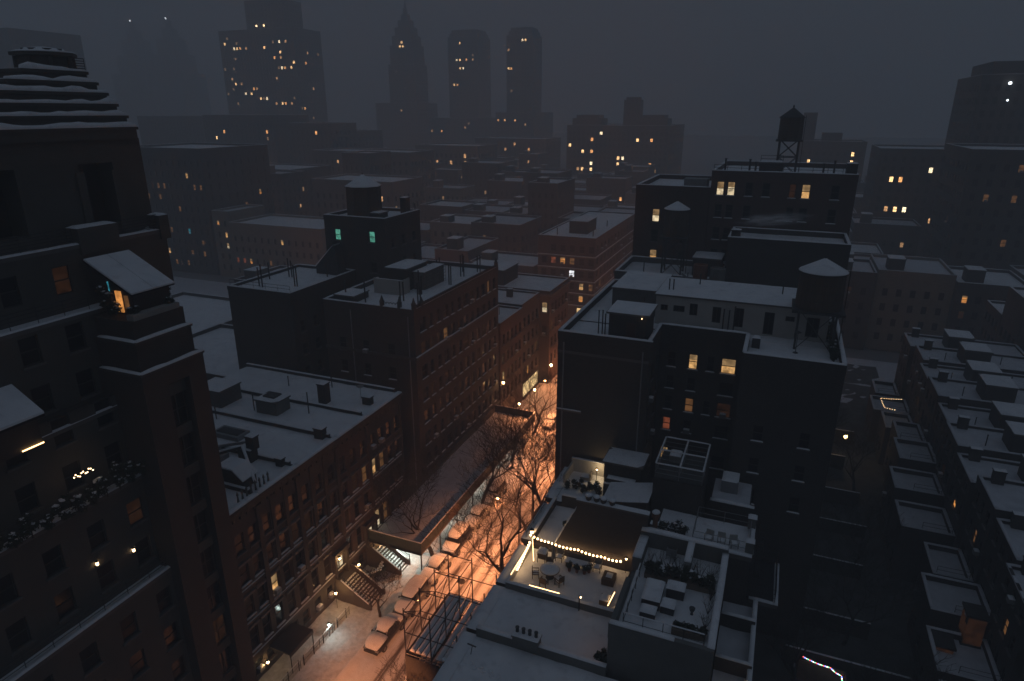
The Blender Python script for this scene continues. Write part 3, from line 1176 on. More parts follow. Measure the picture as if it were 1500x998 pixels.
        MB().box(-47.8, -44.6, 38.8, 40.2, 17.5, 18.2).box(-46.2, -45.2, 38.9, 40.0, 18.2, 18.9).obj('duct', 'galv', root)
        vent_pipes(root, [(-47.5, 37.6)], 17.5, 2.2)
        bulkhead(root, -53, -50, 38.0, 40.5, 17.5, 19.4)
        MB().tube([(-47.5, 40.4, 18.0), (-44.0, 41.8, 18.6)], .14, 6).tube([(-46.8, 40.1, 17.9), (-43.6, 41.4, 18.5)], .1, 6).obj('roof_duct', 'galv', root)
        chimney(root, -39.6, -38.9, 40.6, 41.1, 17.5, 18.5)
    if i == 2:
        sk = MB().box(-49.5, -46.2, 42.9, 44.6, 17.5, 18.1).obj('skylight', 'galv', root)
        MB().box(-49.2, -46.5, 43.2, 44.3, 18.1, 18.14).obj('skylight_glass', 'glass', sk)
        chimney(root, -39.8, -38.8, 46.3, 47.0, 17.5, 18.8)
        vent_pipes(root, [(-52, 46)], 17.5, 1.6)
    if i == 3:
        b = bulkhead(root, -49.3, -46.6, 48.9, 51.0, 17.5, 19.2, 'stucco_grey')
        MB().box(-48.7, -47.2, 49.4, 50.6, 19.25, 19.5).obj('hatch', 'tar', b)
        vent_pipes(root, [(-49.9, 49.2), (-44.0, 50.8)], 17.5, 2.3)
        bulkhead(root, -57, -53.5, 48.2, 51.2, 17.5, 19.6, 'brick_grey')
    if i == 4:
        chimney(root, -44.6, -43.7, 53.2, 54.2, 17.5, 20.0)
        chimney(root, -40.0, -39.0, 54.8, 55.5, 17.5, 18.6)
        vent_pipes(root, [(-46, 57.5), (-51, 56)], 17.5, 1.5)
        dish = MB().lathe([(.02, 19.0), (.25, 19.05), (.42, 19.2)], -41, 56.0, 12).tube([(-41, 56, 17.5), (-41, 56, 19.0)], .03, 4).obj('satellite_dish', 'galv', root)
    # entrances
    if dcol is not None:
        u = cols[dcol][0]
        d = MB().box(XF - .25, XF - .17, u - .74, u + .74, 2.3, 4.98).obj('door', 'door', root)
        for k in (-1, 1):
            MB().box(XF - .17, XF - .155, u + k*.37 - .25, u + k*.37 + .25, 3.2, 4.7).obj('pane', 'lit_pale', d)
        MB().box(XF, XF + .35, u - 1.1, u - .8, 2.2, 5.0).box(XF, XF + .35, u + .8, u + 1.1, 2.2, 5.0).box(XF, XF + .5, u - 1.25, u + 1.25, 5.0, 5.5).obj('door_surround', 'brownstone', root)
        st = thing('stoop', 'broad snowy stone stoop of ten steps lit by a doorway lantern' if i == 2 else 'narrow snowy stoop half hidden by a lit hedge', 'steps', (XF + 2, u, 0))
        wst = 1.25 if i == 2 else .95
        n = 11
        run = 3.9
        MB().box(XF + .02, XF + .9, u - wst, u + wst, .1, 2.2).obj('landing', 'brownstone', st)
        for k in range(n):
            xa = XF + .9 + run*(k/n)*.85
            z = 2.2 - 2.0*(k + 1)/n
            sx = MB().box(xa, xa + run*.85/n, u - wst + .03, u + wst - .03, .05, z).obj('step', 'brownstone', st)
            MB().snow((xa + .08, u - wst + .1, z), (xa + .08, u + wst - .1, z), .2, .055, .3).obj('snow', 'snow', sx, smooth=True)
        for k in (-1, 1):
            pts = [(XF + .3, 3.1), (XF + .9, 3.1), (XF + 4.1, 1.15), (XF + 4.4, 1.15), (XF + 4.4, .1), (XF + .3, .1)]
            ww = MB().yprism([(x, z - .35) if z > 1 else (x, z) for x, z in pts], u + k*wst - .09, u + k*wst + .09).obj('side_wall', 'brownstone', st)
            MB().snow((XF + .9, u + k*wst, 2.76), (XF + 4.1, u + k*wst, .81), .2, .08).obj('snow', 'snow', ww, smooth=True)
            MB().tube([(XF + .9, u + k*wst, 3.3), (XF + 4.1, u + k*wst, 1.5), (XF + 4.4, u + k*wst, 1.5)], .035, 5).tube([(XF + 4.35, u + k*wst, .8), (XF + 4.35, u + k*wst, 1.55)], .05, 5).obj('handrail', 'iron', st)


def lantern(label, x, y, z, power=14, col=(1, .55, .22), mat='lantern', post=None, size=1.0, name='wall_lantern'):
    t = thing(name, label, 'lantern', (x, y, z))
    s = .11*size
    MB().box(x - s, x + s, y - s, y + s, z - .05, z).lathe([(s*1.5, z + .32*size), (s*.3, z + .45*size), (.02, z + .5*size)], x, y, 8).obj('cap', 'iron', t)
    MB().ball((x, y, z + .15*size), .12*size, 8).obj('globe', mat, t, smooth=True)
    if post:
        MB().tube([(x, y, z - post), (x, y, z - .03)], .035, 6).obj('post', 'iron', t)
    else:
        MB().tube([(x - .45, y, z + .2), (x - .3, y, z + .5), (x, y, z + .5)], .02, 5).obj('bracket', 'iron', t)
    if power:
        l = bpy.data.lights.new('lamp_light', 'POINT')
        l.energy = power
        l.color = col
        l.shadow_soft_size = .13
        o = bpy.data.objects.new('lamp_light', l)
        COL.objects.link(o)
        o.parent = t
        o.location = (.22, 0, .15)
    return t


lantern('bright lantern above the broad stoop doorway', XF + .55, 45.35, 4.75, 75)
lantern('lantern on the upper newel of the broad stoop', XF + 1.4, 47.25, 2.9, 26, post=1.6, name='post_lantern')
lantern('lantern beside the broad stoop foot, lowest of the doorway lamps', XF + 1.0, 43.7, 1.9, 45, post=1.7, name='post_lantern')
lantern('lantern by the last door before the sidewalk shed', XF + .5, 52.2, 2.6, 60)
lantern('lone lantern low on the brown house wall near bottom edge', XF + .5, 34.4, 1.5, 8)
lantern('cool white lamp on the areaway fence at the bottom of the street', -35.3, 40.2, 1.5, 60, (.80, 1.0, .93), 'fluor', post=1.6, name='post_lantern')

# areaway railings, hedge, bins
for k, (ya, yb) in enumerate(((31.5, 36.0), (36.4, 41.0), (41.4, 43.4))):
    t = thing('areaway_fence', ['black iron areaway fence nearest the bottom edge', 'black iron areaway fence holding the cool white lamp', 'short black iron fence next to the broad stoop'][k], 'fence', (-35.3, (ya + yb)/2, 0))
    for i in range(int((yb - ya)/.14)):
        y = ya + .07 + .14*i
        if i % 10 == 0:
            MB().tube([(-35.3, y, .2), (-35.3, y, 1.4)], .04, 5).obj('post', 'iron', t)
    railing(t, (-35.3, ya, .25), (-35.3, yb, .25), 1.0, .14, 2)
    MB().snow((-35.3, ya, 1.26), (-35.3, yb, 1.26), .07, .05).obj('snow', 'snow', t, smooth=True)
t = thing('basement_canopy', 'dark flat canopy over basement steps near bottom of left row', 'canopy', (-36.7, 37.5, 0))
MB().box(-37.95, -35.6, 35.2, 38.4, 2.35, 2.5).obj('roof', 'tar', t)
MB().box(-35.66, -35.58, 35.2, 38.4, 2.1, 2.35).obj('fascia', 'iron', t)
for y in (35.3, 38.3):
    MB().tube([(-35.65, y, .2), (-35.65, y, 2.35)], .04, 6).obj('post', 'iron', t)
t = thing('hedge', 'snow-dusted clipped hedge lit by the lantern between two stoops', 'hedge', (-35.9, 49.3, .2))
f = MB()
sn = MB()
for i in range(26):
    y = 47.9 + 3.0*i/25
    x = -36.4 + .9*math.sin(i/25*PI)
    leaf_clump(f, (x, y, .95), .55, 60, .07)
    sn.ball((x + random.uniform(-.2, .2), y, 1.36), random.uniform(.1, .2), 6, .5, .5)
f.obj('foliage', 'leaf', t)
sn.obj('snow', 'snow', t, smooth=True)

# ================================================================== sidewalk shed along the apartment house
sd = thing('sidewalk_shed', 'long dark sidewalk shed with snow-filled deck along the brick apartment house', 'scaffold', (-34.5, 68, 0))
MB().box(-37.9, -31.2, 51.0, 86, 3.1, 3.35).obj('deck', 'plank', sd)
MB().sheet(-37.7, -31.35, 51.2, 85.8, 3.5, .4, .10, .1).obj('deck_snow', 'snow_old_dim', sd, smooth=True)
npan = 14
for k in range(npan):
    y = 51.0 + 35*k/npan
    MB().box(-31.28, -31.2, y + .01, y + 35/npan - .01, 3.35, 4.6).obj('parapet_panel', 'green_ply', sd)
for k in range(3):
    x = -37.9 + 6.7*k/3
    MB().box(x + .01, x + 6.7/3 - .01, 51.0, 51.08, 3.0, 4.6).obj('parapet_panel', 'green_ply', sd)
    MB().box(x + .01, x + 6.7/3 - .01, 85.92, 86.0, 3.0, 4.6).obj('parapet_panel', 'green_ply', sd)
MB().snow((-31.24, 51, 4.6), (-31.24, 86, 4.6), .14, .09).snow((-37.9, 51.04, 4.6), (-31.2, 51.04, 4.6), .14, .09).snow((-37.9, 85.96, 4.6), (-31.2, 85.96, 4.6), .14, .09).obj('parapet_snow', 'snow', sd, smooth=True)
for k in range(9):
    y = 51.3 + 34.4*k/8
    for x in (-31.45, -37.5):
        MB().box(x - .06, x + .06, y - .06, y + .06, .1, 3.1).obj('post', 'steel', sd)
    MB().box(-37.8, -31.3, y - .06, y + .06, 2.85, 3.1).obj('beam', 'steel', sd)
    if k < 8:
        MB().tube([(-31.45, y + .1, .5), (-31.45, y + 4.2, 2.7)], .03, 5).obj('brace', 'steel', sd)
for k in range(4):
    y = 52.3 + 8.5*k
    lt = MB().box(-34.7, -34.5, y, y + 1.3, 2.72, 2.84).obj('tube_light', 'fluor', sd)
    l = bpy.data.lights.new('tube_glow', 'AREA')
    l.shape = 'RECTANGLE'
    l.size = .25
    l.size_y = 1.3
    l.energy = 130 if k == 0 else 75
    l.color = (.90, 1.0, .86)
    o = bpy.data.objects.new('tube_glow', l)
    COL.objects.link(o)
    o.parent = sd
    o.location = Vector((-34.6, y + .65, 2.70)) - WL[sd]
sg = thing('notice_board', 'blank pale notice board on the sidewalk shed parapet', 'board', (-31.15, 58.5, 3.4))
MB().box(-31.17, -31.1, 57.2, 59.8, 3.45, 4.55).obj('panel', 'plank', sg)

# ================================================================== the brick apartment house (street side, nine storeys)
rows = [(4.9 + 3.02*k, 1.75) for k in range(7)]
cols = []
for k in range(12):
    cols.append((64.6 + 23.2*(k + .5)/12, .95 if k % 3 else 1.35))
rr = random.Random(3)
lit = {}
for ci, k in ((0, 5), (1, 5), (3, 5), (2, 5), (5, 5), (6, 4), (7, 6), (10, 6), (8, 3), (4, 2), (5, 2), (3, 1), (6, 1), (9, 4), (1, 3), (7, 2)):
    lit[('E', ci, k)] = rr.choice(['lit_faint', 'lit_faint', 'lit_dim', 'lit_faint'])
spS = dict(cols=[(-48.6, 1.0), (-45.2, 1.0), (-41.6, 1.0)], rows=[(4.9 + 3.02*k, 1.6) for k in range(6)], skip=set())
cb_ = building('apartment_house', 'long brick apartment house with crenellated snowy roof above the sidewalk shed', 'apartment house', -51, -38.2, 63.6, 88.3, 26.2, 'brick_brown',
               {'E': dict(cols=cols, rows=rows, skip=set()), 'S': spS}, lit=lit, par=.75, sill='coping', sillsnow=True, res=.5)
lg = MB().box(-38.2, -37.95, 63.58, 88.3, 20.0, 20.3).box(-51.0, -38.2, 63.35, 63.6, 20.0, 20.3).obj('ledge', 'limestone', cb_)
MB().snow((-38.07, 63.5, 20.3), (-38.07, 88.3, 20.3), .26, .09).obj('snow', 'snow', lg, smooth=True)
lg = MB().box(-38.2, -37.9, 63.6, 88.3, 4.2, 4.5).obj('ledge', 'limestone', cb_)
for x in (-47.0, -39.0):
    MB().tube([(x, 63.5, 1), (x, 63.5, 25.3)], .07, 6).obj('drain_pipe', 'galv', cb_)
for k in range(46):
    y = 64.0 + 24.0*k/45
    MB().box(-38.35, -38.1, y - .13, y + .13, 26.28, 26.6).obj('merlon', 'brick_brown', cb_)
for (x, y, hh) in ((-40.2, 63.8, 1.4), (-38.3, 63.8, 1.4), (-38.3, 65.6, 1.1), (-42.6, 63.8, 1.3), (-38.4, 88.0, 1.3)):
    MB().lathe([(.28, 26.2), (.30, 26.2 + hh*.5), (.22, 26.2 + hh*.55), (.04, 26.2 + hh)], x, y, 8).obj('finial', 'limestone', cb_)
for k in range(5):
    MB().tube([(-42.2 + .42*k + .2*math.cos(a), 63.7, 26.35 + .2 + .2*math.sin(a)) for a in [PI*i/6 for i in range(7)]], .045, 4).obj('scroll', 'limestone', cb_)
bulkhead(cb_, -47.6, -44.4, 72.6, 78.0, 25.4, 28.6, 'brick_dark')
bulkhead(cb_, -44.2, -42.6, 74.0, 79.5, 25.4, 28.0, 'stucco_grey')
pn = MB().box(-48.2, -44.0, 70.6, 70.8, 25.4, 27.5).box(-44.15, -44.0, 70.8, 72.6, 25.4, 27.5).obj('screen_wall', 'stucco', cb_)
MB().snow((-48.2, 70.7, 27.5), (-44.0, 70.7, 27.5), .2, .08).obj('snow', 'snow', pn, smooth=True)
for k in range(5):
    railing(cb_, (-42.5, 72.6, 25.5 + .001*k), (-42.5, 79.8, 25.5 + .001*k), 2.2, rails=5) if k == 0 else None
vent_pipes(cb_, [(-42.8, 68.2), (-42.45, 68.4), (-42.3, 72.0), (-42.0, 72.1), (-41.0, 77.9), (-40.7, 77.9), (-41.6, 82.7), (-41.2, 82.9), (-40.6, 86.2), (-40.2, 86.3), (-44.5, 81), (-44.1, 81.1), (-43.0, 85.5), (-42.7, 85.6), (-49.3, 66), (-46.6, 66.2), (-39.7, 67.2), (-39.4, 67.3)], 25.4, 2.9, .09)
bulkhead(cb_, -50.4, -47.6, 65.2, 68.4, 25.4, 26.5, 'tar')

# ================================================================== the block with the green-lit windows and its tank
rowsB = [(3 + 3.1*k, 1.5) for k in range(7)]
lb = {('E', 1, 3): 'lit_faint'}
bb = building('brick_block', 'dark brick block with railed snowy roof left of the green-lit tower', 'apartment house', -64.3, -54.4, 61.8, 75.5, 27.0, 'brick_dark',
              {'S': dict(cols=[(-62.2, .8)], rows=rowsB[:5], skip=set()), 'E': spec(62.3, 75, 5, .95, 3, 3.1, 7, 1.5)}, lit=lb, par=.55, sill='coping', res=.6)
vent_pipes(bb, [(-61.5, 64.4), (-61.1, 64.5), (-60.8, 64.2), (-61.4, 70.0), (-61.0, 70.1), (-57.3, 66.2), (-57.0, 66.3), (-56.6, 72), (-63, 68)], 26.5, 2.6, .085)
railing(bb, (-64.1, 62.1, 27.0), (-54.6, 62.1, 27.0), .8, rails=2)
bk = MB().yprism([(-59.3, 26.5), (-55.6, 26.5), (-55.6, 27.6), (-55.9, 30.6), (-56.3, 30.6), (-59.3, 27.6)], 73.2, 74.9).obj('stair_hood', 'tar', bb)
MB().yprism([(-59.3, 27.62), (-56.3, 30.62), (-56.2, 30.8), (-59.4, 27.75)], 73.2, 74.9).obj('snow', 'snow', bk)
bt = building('brick_tower', 'square dark brick tower with two green-lit windows and a tank on top', 'apartment house', -59.1, -49.2, 75.6, 85.0, 34.4, 'brick_dark',
              {'S': dict(cols=[(-57.0, .95), (-54.0, .01), (-51.4, .95)], rows=[(26.8, 1.5), (31.0, 1.55)], skip={(1, 0), (1, 1)}), 'E': spec(76, 84.5, 3, .9, 27, 3.2, 2, 1.4)},
              lit={('S', 0, 1): 'lit_green', ('S', 2, 1): 'lit_green'}, par=.6, sill='coping', res=.6)
chimney(bt, -50.6, -49.7, 82.0, 83.2, 33.8, 36.4)
vent_pipes(bt, [(-49.6, 84.4)], 34.0, 1.3)
bulkhead(bt, -55.5, -50.8, 76.8, 79.0, 33.8, 34.9, 'tar')


def water_tank(label, x, y, z, r, h, legs, cone, group='rooftop water tanks', snow=True, n=20, legr=.09, taper=.97, platform=True):
    t = thing('water_tank', label, 'water tank', (x, y, z), group)
    zt = z + legs
    b = MB()
    MB().lathe([(r, zt), (r*taper, zt + h)], x, y, n).obj('tank', 'tank_wood', t, smooth=False)
    for k in range(max(4, int(h/.55))):
        zz = zt + .15 + (h - .3)*k/max(3, int(h/.55) - 1)
        rr_ = r + (r*taper - r)*(zz - zt)/h + .012
        MB().tube([(x + rr_*math.cos(a), y + rr_*math.sin(a), zz) for a in [2*PI*i/n for i in range(n + 1)]], .018, 4, False).obj('hoop', 'iron', t)
    rf_ = MB().lathe([(r*1.06, zt + h), (r*1.06, zt + h + .06), (.05, zt + h + cone)], x, y, n).obj('conical_roof', 'tar', t)
    if snow:
        MB().lathe([(r*1.05, zt + h + .065), (r*1.02, zt + h + .15), (.08, zt + h + cone + .06), (.01, zt + h + cone + .09)], x, y, n).obj('snow', 'snow', rf_, smooth=True)
    MB().lathe([(.10, zt + h + cone), (.10, zt + h + cone + .18), (.02, zt + h + cone + .3)], x, y, 6).obj('finial', 'iron', rf_)
    if legs > .4:
        d = r*.78
        P = [(x - d, y - d), (x + d, y - d), (x + d, y + d), (x - d, y + d)]
        for px, py in P:
            MB().box(px - legr, px + legr, py - legr, py + legr, z, zt).obj('leg', 'steel', t)
        if platform:
            MB().box(x - r*1.1, x + r*1.1, y - r*1.1, y + r*1.1, zt - .22, zt - .003).obj('platform', 'steel', t)
        m = max(1, round(legs/2.6))
        for i in range(4):
            a, c = P[i], P[(i + 1) % 4]
            for k in range(m):
                za, zb__ = z + legs*k/m, z + legs*(k + 1)/m
                MB().tube([(a[0], a[1], za), (c[0], c[1], zb__)], .04, 4).obj('brace', 'steel', t)
                MB().tube([(c[0], c[1], za), (a[0], a[1], zb__)], .04, 4).obj('brace', 'steel', t)
                if k:
                    MB().tube([(a[0], a[1], za), (c[0], c[1], za)], .05, 4).obj('strut', 'steel', t)
    lx = x + r*1.1
    ld = MB()
    for s_ in (-.2, .2):
        ld.tube([(lx, y + s_, z), (lx, y + s_, zt + h + .3)], .025, 4)
    for k in range(int((legs + h)/.35)):
        ld.tube([(lx, y - .2, z + .3 + .35*k), (lx, y + .2, z + .3 + .35*k)], .015, 3)
    ld.obj('ladder', 'iron', t)
    return t


water_tank('squat dark water tank with pointed roof on the green-lit brick tower', -54.0, 78.2, 34.0, 2.45, 3.9, .3, 1.55, n=8)

# ================================================================== further along the left side
d1 = building('row_house', 'low brick house beyond the apartment house with snow-streaked roof', 'house', -56, -38.0, 88.6, 98.0, 17.2, 'brick_red',
              {'E': spec(89, 97.7, 5, .95, 4, 3.1, 4, 1.7)}, lit={('E', 0, 1): 'lit_warm', ('E', 3, 2): 'lit_faint'}, par=.5, sill='coping', res=.7)
chimney(d1, -42, -41, 92, 92.7, 16.7, 18.2)
chimney(d1, -47, -46, 95, 95.7, 16.7, 18.4)
bulkhead(d1, -50, -46.5, 90, 92.5, 16.7, 18.8)
vent_pipes(d1, [(-40.5, 94), (-43, 96.5)], 16.7, 1.4)
d2 = building('row_house', 'low brick house between its neighbour and the corner house with bay', 'house', -56, -38.2, 98.1, 106.8, 17.6, 'brick_brown',
              {'E': spec(98.4, 106.5, 4, .95, 4, 3.1, 4, 1.7)}, lit={('E', 1, 0): 'lit_amber', ('E', 2, 3): 'lit_faint', ('E', 3, 1): 'lit_dim'}, par=.5, sill='coping', res=.7)
chimney(d2, -43, -42, 103, 103.7, 17.1, 18.7)
bulkhead(d2, -52, -48.5, 100, 103, 17.1, 19.4)
d3 = building('corner_house', 'corner house with projecting bay and a single bright window at street end', 'house', -60, -36.3, 107.0, 118.0, 17.9, 'brick_red',
              {'S': dict(cols=[(-37.3, 1.0)], rows=[(13.9, 1.9), (9.6, 1.8)], skip=set()), 'E': spec(107.5, 117.5, 5, 1.0, 4, 3.2, 4, 1.8)},
              lit={('S', 0, 0): 'lit_pale', ('E', 0, 2): 'lit_dim', ('E', 3, 1): 'lit_warm'}, par=.5, sill='coping', res=.8)
MB().box(-38.0, -35.9, 106.6, 107.0, 17.0, 17.4).box(-36.3, -35.9, 107.0, 118, 17.0, 17.4).obj('cornice', 'coping', d3)
bulkhead(d3, -54, -46, 109, 116, 17.4, 20.4, 'brick_dark')
sf = thing('shop_front', 'glowing shop front at the far end of the street', 'shop', (-37.8, 101, 0))
MB().box(-38.15, -37.9, 98.6, 105.8, .2, .8).box(-38.15, -37.9, 98.6, 105.8, 3.2, 3.7).obj('frame', 'frame_dark', sf)
for k in range(4):
    MB().box(-38.1, -38.0, 98.7 + 1.8*k, 100.3 + 1.8*k, .8, 3.2).obj('pane', 'shop', sf)
l = bpy.data.lights.new('shop_glow', 'AREA')
l.shape = 'RECTANGLE'
l.size, l.size_y = 2.2, 7
l.energy = 320
l.color = (1, .74, .42)
o = bpy.data.objects.new('shop_glow', l)
COL.objects.link(o)
o.parent = sf
o.location = Vector((-37.85, 102.2, 2.0)) - WL[sf]
o.rotation_euler = (0, R(90), 0)

# banded apartment house across the avenue
le = {('S', 2, 3): 'lit_amber', ('S', 3, 3): 'lit_dim', ('S', 1, 3): 'lit_red', ('S', 3, 2): 'lit_white', ('S', 4, 1): 'lit_warm', ('S', 4, 0): 'lit_amber', ('S', 5, 1): 'lit_dim', ('E', 1, 1): 'lit_dim', ('E', 6, 2): 'lit_faint', ('E', 8, 1): 'lit_red'}
eb = building('apartment_house', 'banded brick apartment house across the avenue with lit ground floor', 'apartment house', -52.5, -38.6, 145.4, 188, 20.6, 'brick_red',
              {'S': dict(cols=[(-51 + 2.3*k, 1.3) for k in range(6)], rows=[(5.2 + 2.95*k, 1.6) for k in range(5)], skip={(0, 4)}), 'E': spec(146, 187, 12, 1.5, 5.2, 2.95, 5, 1.6)}, lit=le, par=.5, res=1.2)
for k in range(5):
    z = 4.2 + 2.95*k
    lg = MB().box(-52.6, -38.35, 145.1, 145.4, z, z + .22).box(-38.6, -38.35, 145.4, 188, z, z + .22).obj('band', 'concrete', eb)
    MB().snow((-52.6, 145.22, z + .22), (-38.4, 145.22, z + .22), .26, .07, 2).snow((-38.47, 145.2, z + .22), (-38.47, 188, z + .22), .22, .07, 2).obj('snow', 'snow', lg, smooth=True)
for k in range(7):
    if k not in (1, 4):
        MB().box(-52.2 + 1.95*k, -50.75 + 1.95*k, 145.25, 145.38, 1.0 + .4*(k % 2), 3.7).obj('lobby_window', 'shop', eb)
for k in range(6):
    for j in range(2):
        MB().box(-51.9 + 2.3*k + .1, -51.9 + 2.3*k + .6, 145.2, 145.39, 5.0 + 2.95*j, 6.9 + 2.95*j).obj('stone_panel', 'limestone', eb)
bulkhead(eb, -47, -42.5, 152, 160, 20.1, 23.2, 'brick_dark')
vent_pipes(eb, [(-40.5, 150), (-49, 149), (-41, 165)], 20.1, 1.6, .12)

# ================================================================== right side: the big brick house with the penthouse
ra = thing('apartment_house', 'big dark brick apartment house with recessed court, white penthouse and snowy roof', 'apartment house', (-6, 67, 0))
RZ, RP = 27.6, 28.45
w = MB()
cs = [(-8.3, .8), (-6.25, .85), (-4.6, .7), (-2.95, 1.35)]
rs = [(13.9, 1.4), (17.3, 1.4), (19.6, 1.5), (21.9, 1.4), (24.2, 1.55)]
fx = dict(cols=cs, rows=rs, skip={(2, 1), (2, 3)})
opsC = openings(fx)
opsR = openings(dict(cols=[(.4, .9), (4.2, .9)], rows=[(14, 1.5), (17.2, 1.5), (20.4, 1.5)], skip=set()))
opsE = openings(dict(cols=[(58.0, .8), (60.4, .8)], rows=rs, skip=set()))
wall_face(w, 'S', 56.3, -18.2, -9.5, 0, RZ)
wall_face(w, 'E', -9.5, 56.3, 62.0, 0, RZ, opsE)
wall_face(w, 'S', 62.0, -9.5, -1.65, 0, RZ, opsC)
wall_face(w, 'W', -1.65, 56.5, 62.0, 0, RZ)
wall_face(w, 'S', 56.5, -1.65, 6.4, 0, RZ, opsR)
wall_face(w, 'E', 6.4, 56.5, 78, 0, RZ)
wall_face(w, 'N', 78, -18.2, 6.4, 0, RZ)
wall_face(w, 'W', -18.2, 56.3, 78, 0, RZ, openings(spec(57, 77.5, 8, 1.1, 3, 3.1, 8, 1.7)))
w.obj('wall', 'brick_dark', ra)
for i, k, ua, ub, za, zb_ in opsC:
    add_window(ra, 'S', 62.0, (ua + ub)/2, za, ub - ua, zb_ - za, 'frame_dark', 'sash', {(1, 4): 'lit_warm', (3, 4): 'lit_warm', (1, 2): 'lit_dim', (3, 2): 'lit_faint', (0, 0): 'lit_warm', (0, 1): 'lit_red'}.get((i, k)), 'coping', True)
for i, k, ua, ub, za, zb_ in opsR:
    add_window(ra, 'S', 56.5, (ua + ub)/2, za, ub - ua, zb_ - za, 'frame_dark', 'sash', None, 'coping', True)
for i, k, ua, ub, za, zb_ in opsE:
    add_window(ra, 'E', -9.5, (ua + ub)/2, za, ub - ua, zb_ - za, 'frame_dark', 'sash', None, 'coping')
out_ = [(-18.2, 56.3), (-9.5, 56.3), (-9.5, 62.0), (-1.65, 62.0), (-1.65, 56.5), (6.4, 56.5), (6.4, 78), (-18.2, 78)]
MB().poly([(x, y, RZ) for x, y in out_]).obj('roof', 'tar', ra)
pz = MB()
pz.box(-18.23, -9.2, 56.27, 56.6, RZ, RP).box(-9.8, -9.47, 56.6, 61.97, RZ, RP).box(-9.8, -1.35, 61.97, 62.3, RZ, RP).box(-1.68, -1.35, 56.8, 61.97, RZ, RP)
pz.box(-1.68, 6.43, 56.47, 56.8, RZ, RP).box(6.1, 6.43, 56.8, 77.7, RZ, RP).box(-18.23, 6.43, 77.7, 78.03, RZ, RP).box(-18.23, -17.9, 56.6, 77.7, RZ, RP)
pz.obj('parapet', 'brick_dark', ra)
ps = MB()
for p, q in (((-18.2, 56.43), (-9.3, 56.43)), ((-9.63, 56.6), (-9.63, 62.1)), ((-9.6, 62.13), (-1.5, 62.13)), ((-1.52, 56.7), (-1.52, 62.1)), ((-1.6, 56.63), (6.4, 56.63)), ((6.27, 56.8), (6.27, 77.7)), ((-18.2, 77.86), (6.4, 77.86)), ((-18.07, 56.5), (-18.07, 77.8))):
    ps.snow((*p, RP), (*q, RP), .36, .12)
ps.obj('parapet_snow', 'snow', ra, smooth=True)
rsn = MB()
rsn.sheet(-17.88, -9.82, 56.62, 62.0, RZ + .14, .4, .05, .05).sheet(-17.88, 6.08, 62.32, 77.68, RZ + .14, .5, .06, .05).sheet(-1.33, 6.08, 56.82, 62.3, RZ + .14, .4, .05, .05)
rsn.obj('roof_snow', 'snow', ra, smooth=True)
lg = MB().box(-18.2, -15.7, 56.15, 56.3, 20.3, 20.5).obj('ledge', 'coping', ra)
MB().snow((-18.2, 56.2, 20.5), (-15.7, 56.2, 20.5), .18, .1).obj('snow', 'snow', lg, smooth=True)
for x, z0_, z1_ in ((-10.1, 1, 27.4), (-17.6, 1, 27.4)):
    MB().tube([(x, 56.2, z0_), (x, 56.2, z1_)], .07, 6).obj('drain_pipe', 'galv', ra)
MB().box(-18.2, -9.5, 56.24, 56.3, 26.3, 26.55).obj('belt_course', 'coping', ra)
# penthouse
w = MB()
opsP = []
for u, wd, za, zb_ in ((-9.75, .7, 29.2, 29.8), (-8.3, 1.1, 29.2, 29.85), (-6.9, .75, 29.0, 30.2), (-4.7, .8, 28.5, 30.1), (-2.6, .8, 28.3, 30.2), (.1, .9, 27.9, 30.1), (1.9, .8, 29.4, 29.9), (3.9, 1.1, 28.1, 30.0)):
    opsP.append((0, 0, u - wd/2, u + wd/2, za, zb_))
wall_face(w, 'S', 64.2, -10.6, 5.2, RZ, 30.7, opsP)
wall_face(w, 'W', -10.6, 64.2, 71.5, RZ, 30.7)
wall_face(w, 'E', 5.2, 64.2, 71.5, RZ, 30.7)
wall_face(w, 'N', 71.5, -10.6, 5.2, RZ, 30.7)
ph = w.obj('penthouse', 'stucco', ra)
for _, _, ua, ub, za, zb_ in opsP:
    add_window(ph, 'S', 64.2, (ua + ub)/2, za, ub - ua, zb_ - za, 'frame_dark', 'case')
MB().box(-10.75, 5.35, 64.05, 71.65, 30.7, 30.86).obj('penthouse_roof', 'coping', ph)
slab_snow(MB(), -10.72, 5.32, 64.08, 71.62, 30.863, .16).obj('snow', 'snow', ph, smooth=True)
b = bulkhead(ra, -15.6, -10.75, 66.5, 74.5, RZ, 30.5, 'brick_grey')
b = bulkhead(ra, -13.7, -10.2, 57.6, 61.4, RZ, 30.5, 'brick_dark', ('S', -11.6, .9, 2.0), over=.25)
MB().ball((-10.6, 57.3, 30.2), .05, 6).obj('door_lamp', 'spark', b)
MB().box(-13.0, -10.6, 56.9, 57.3, RZ + .1, RZ + .6).obj('cold_frame', 'galv', ra)
vent_pipes(ra, [(-15.0, 58.9), (-14.65, 59.0), (-14.3, 58.7), (-12.2, 64.4), (-11.8, 64.5), (-4.0, 63.9), (-3.5, 63.9), (-3.0, 63.8), (-14.4, 72.5), (-9.0, 66), (-6.5, 68.0)], RZ, 2.5)
vent_pipes(ra, [(-9.6, 65.6), (-9.2, 65.7), (-7.0, 69), (1, 68)], 30.86, 1.2)
for k, (x, y, r, m, h) in enumerate(((-5.9, 75.6, .85, 'stucco_grey', 31.4), (-7.8, 75.9, .8, 'terracotta', 31.6))):
    s = MB().lathe([(r, RZ), (r, h), (r*.8, h), (r*.8, h - .15)], x, y, 16).obj('flue_stack', m, ra)
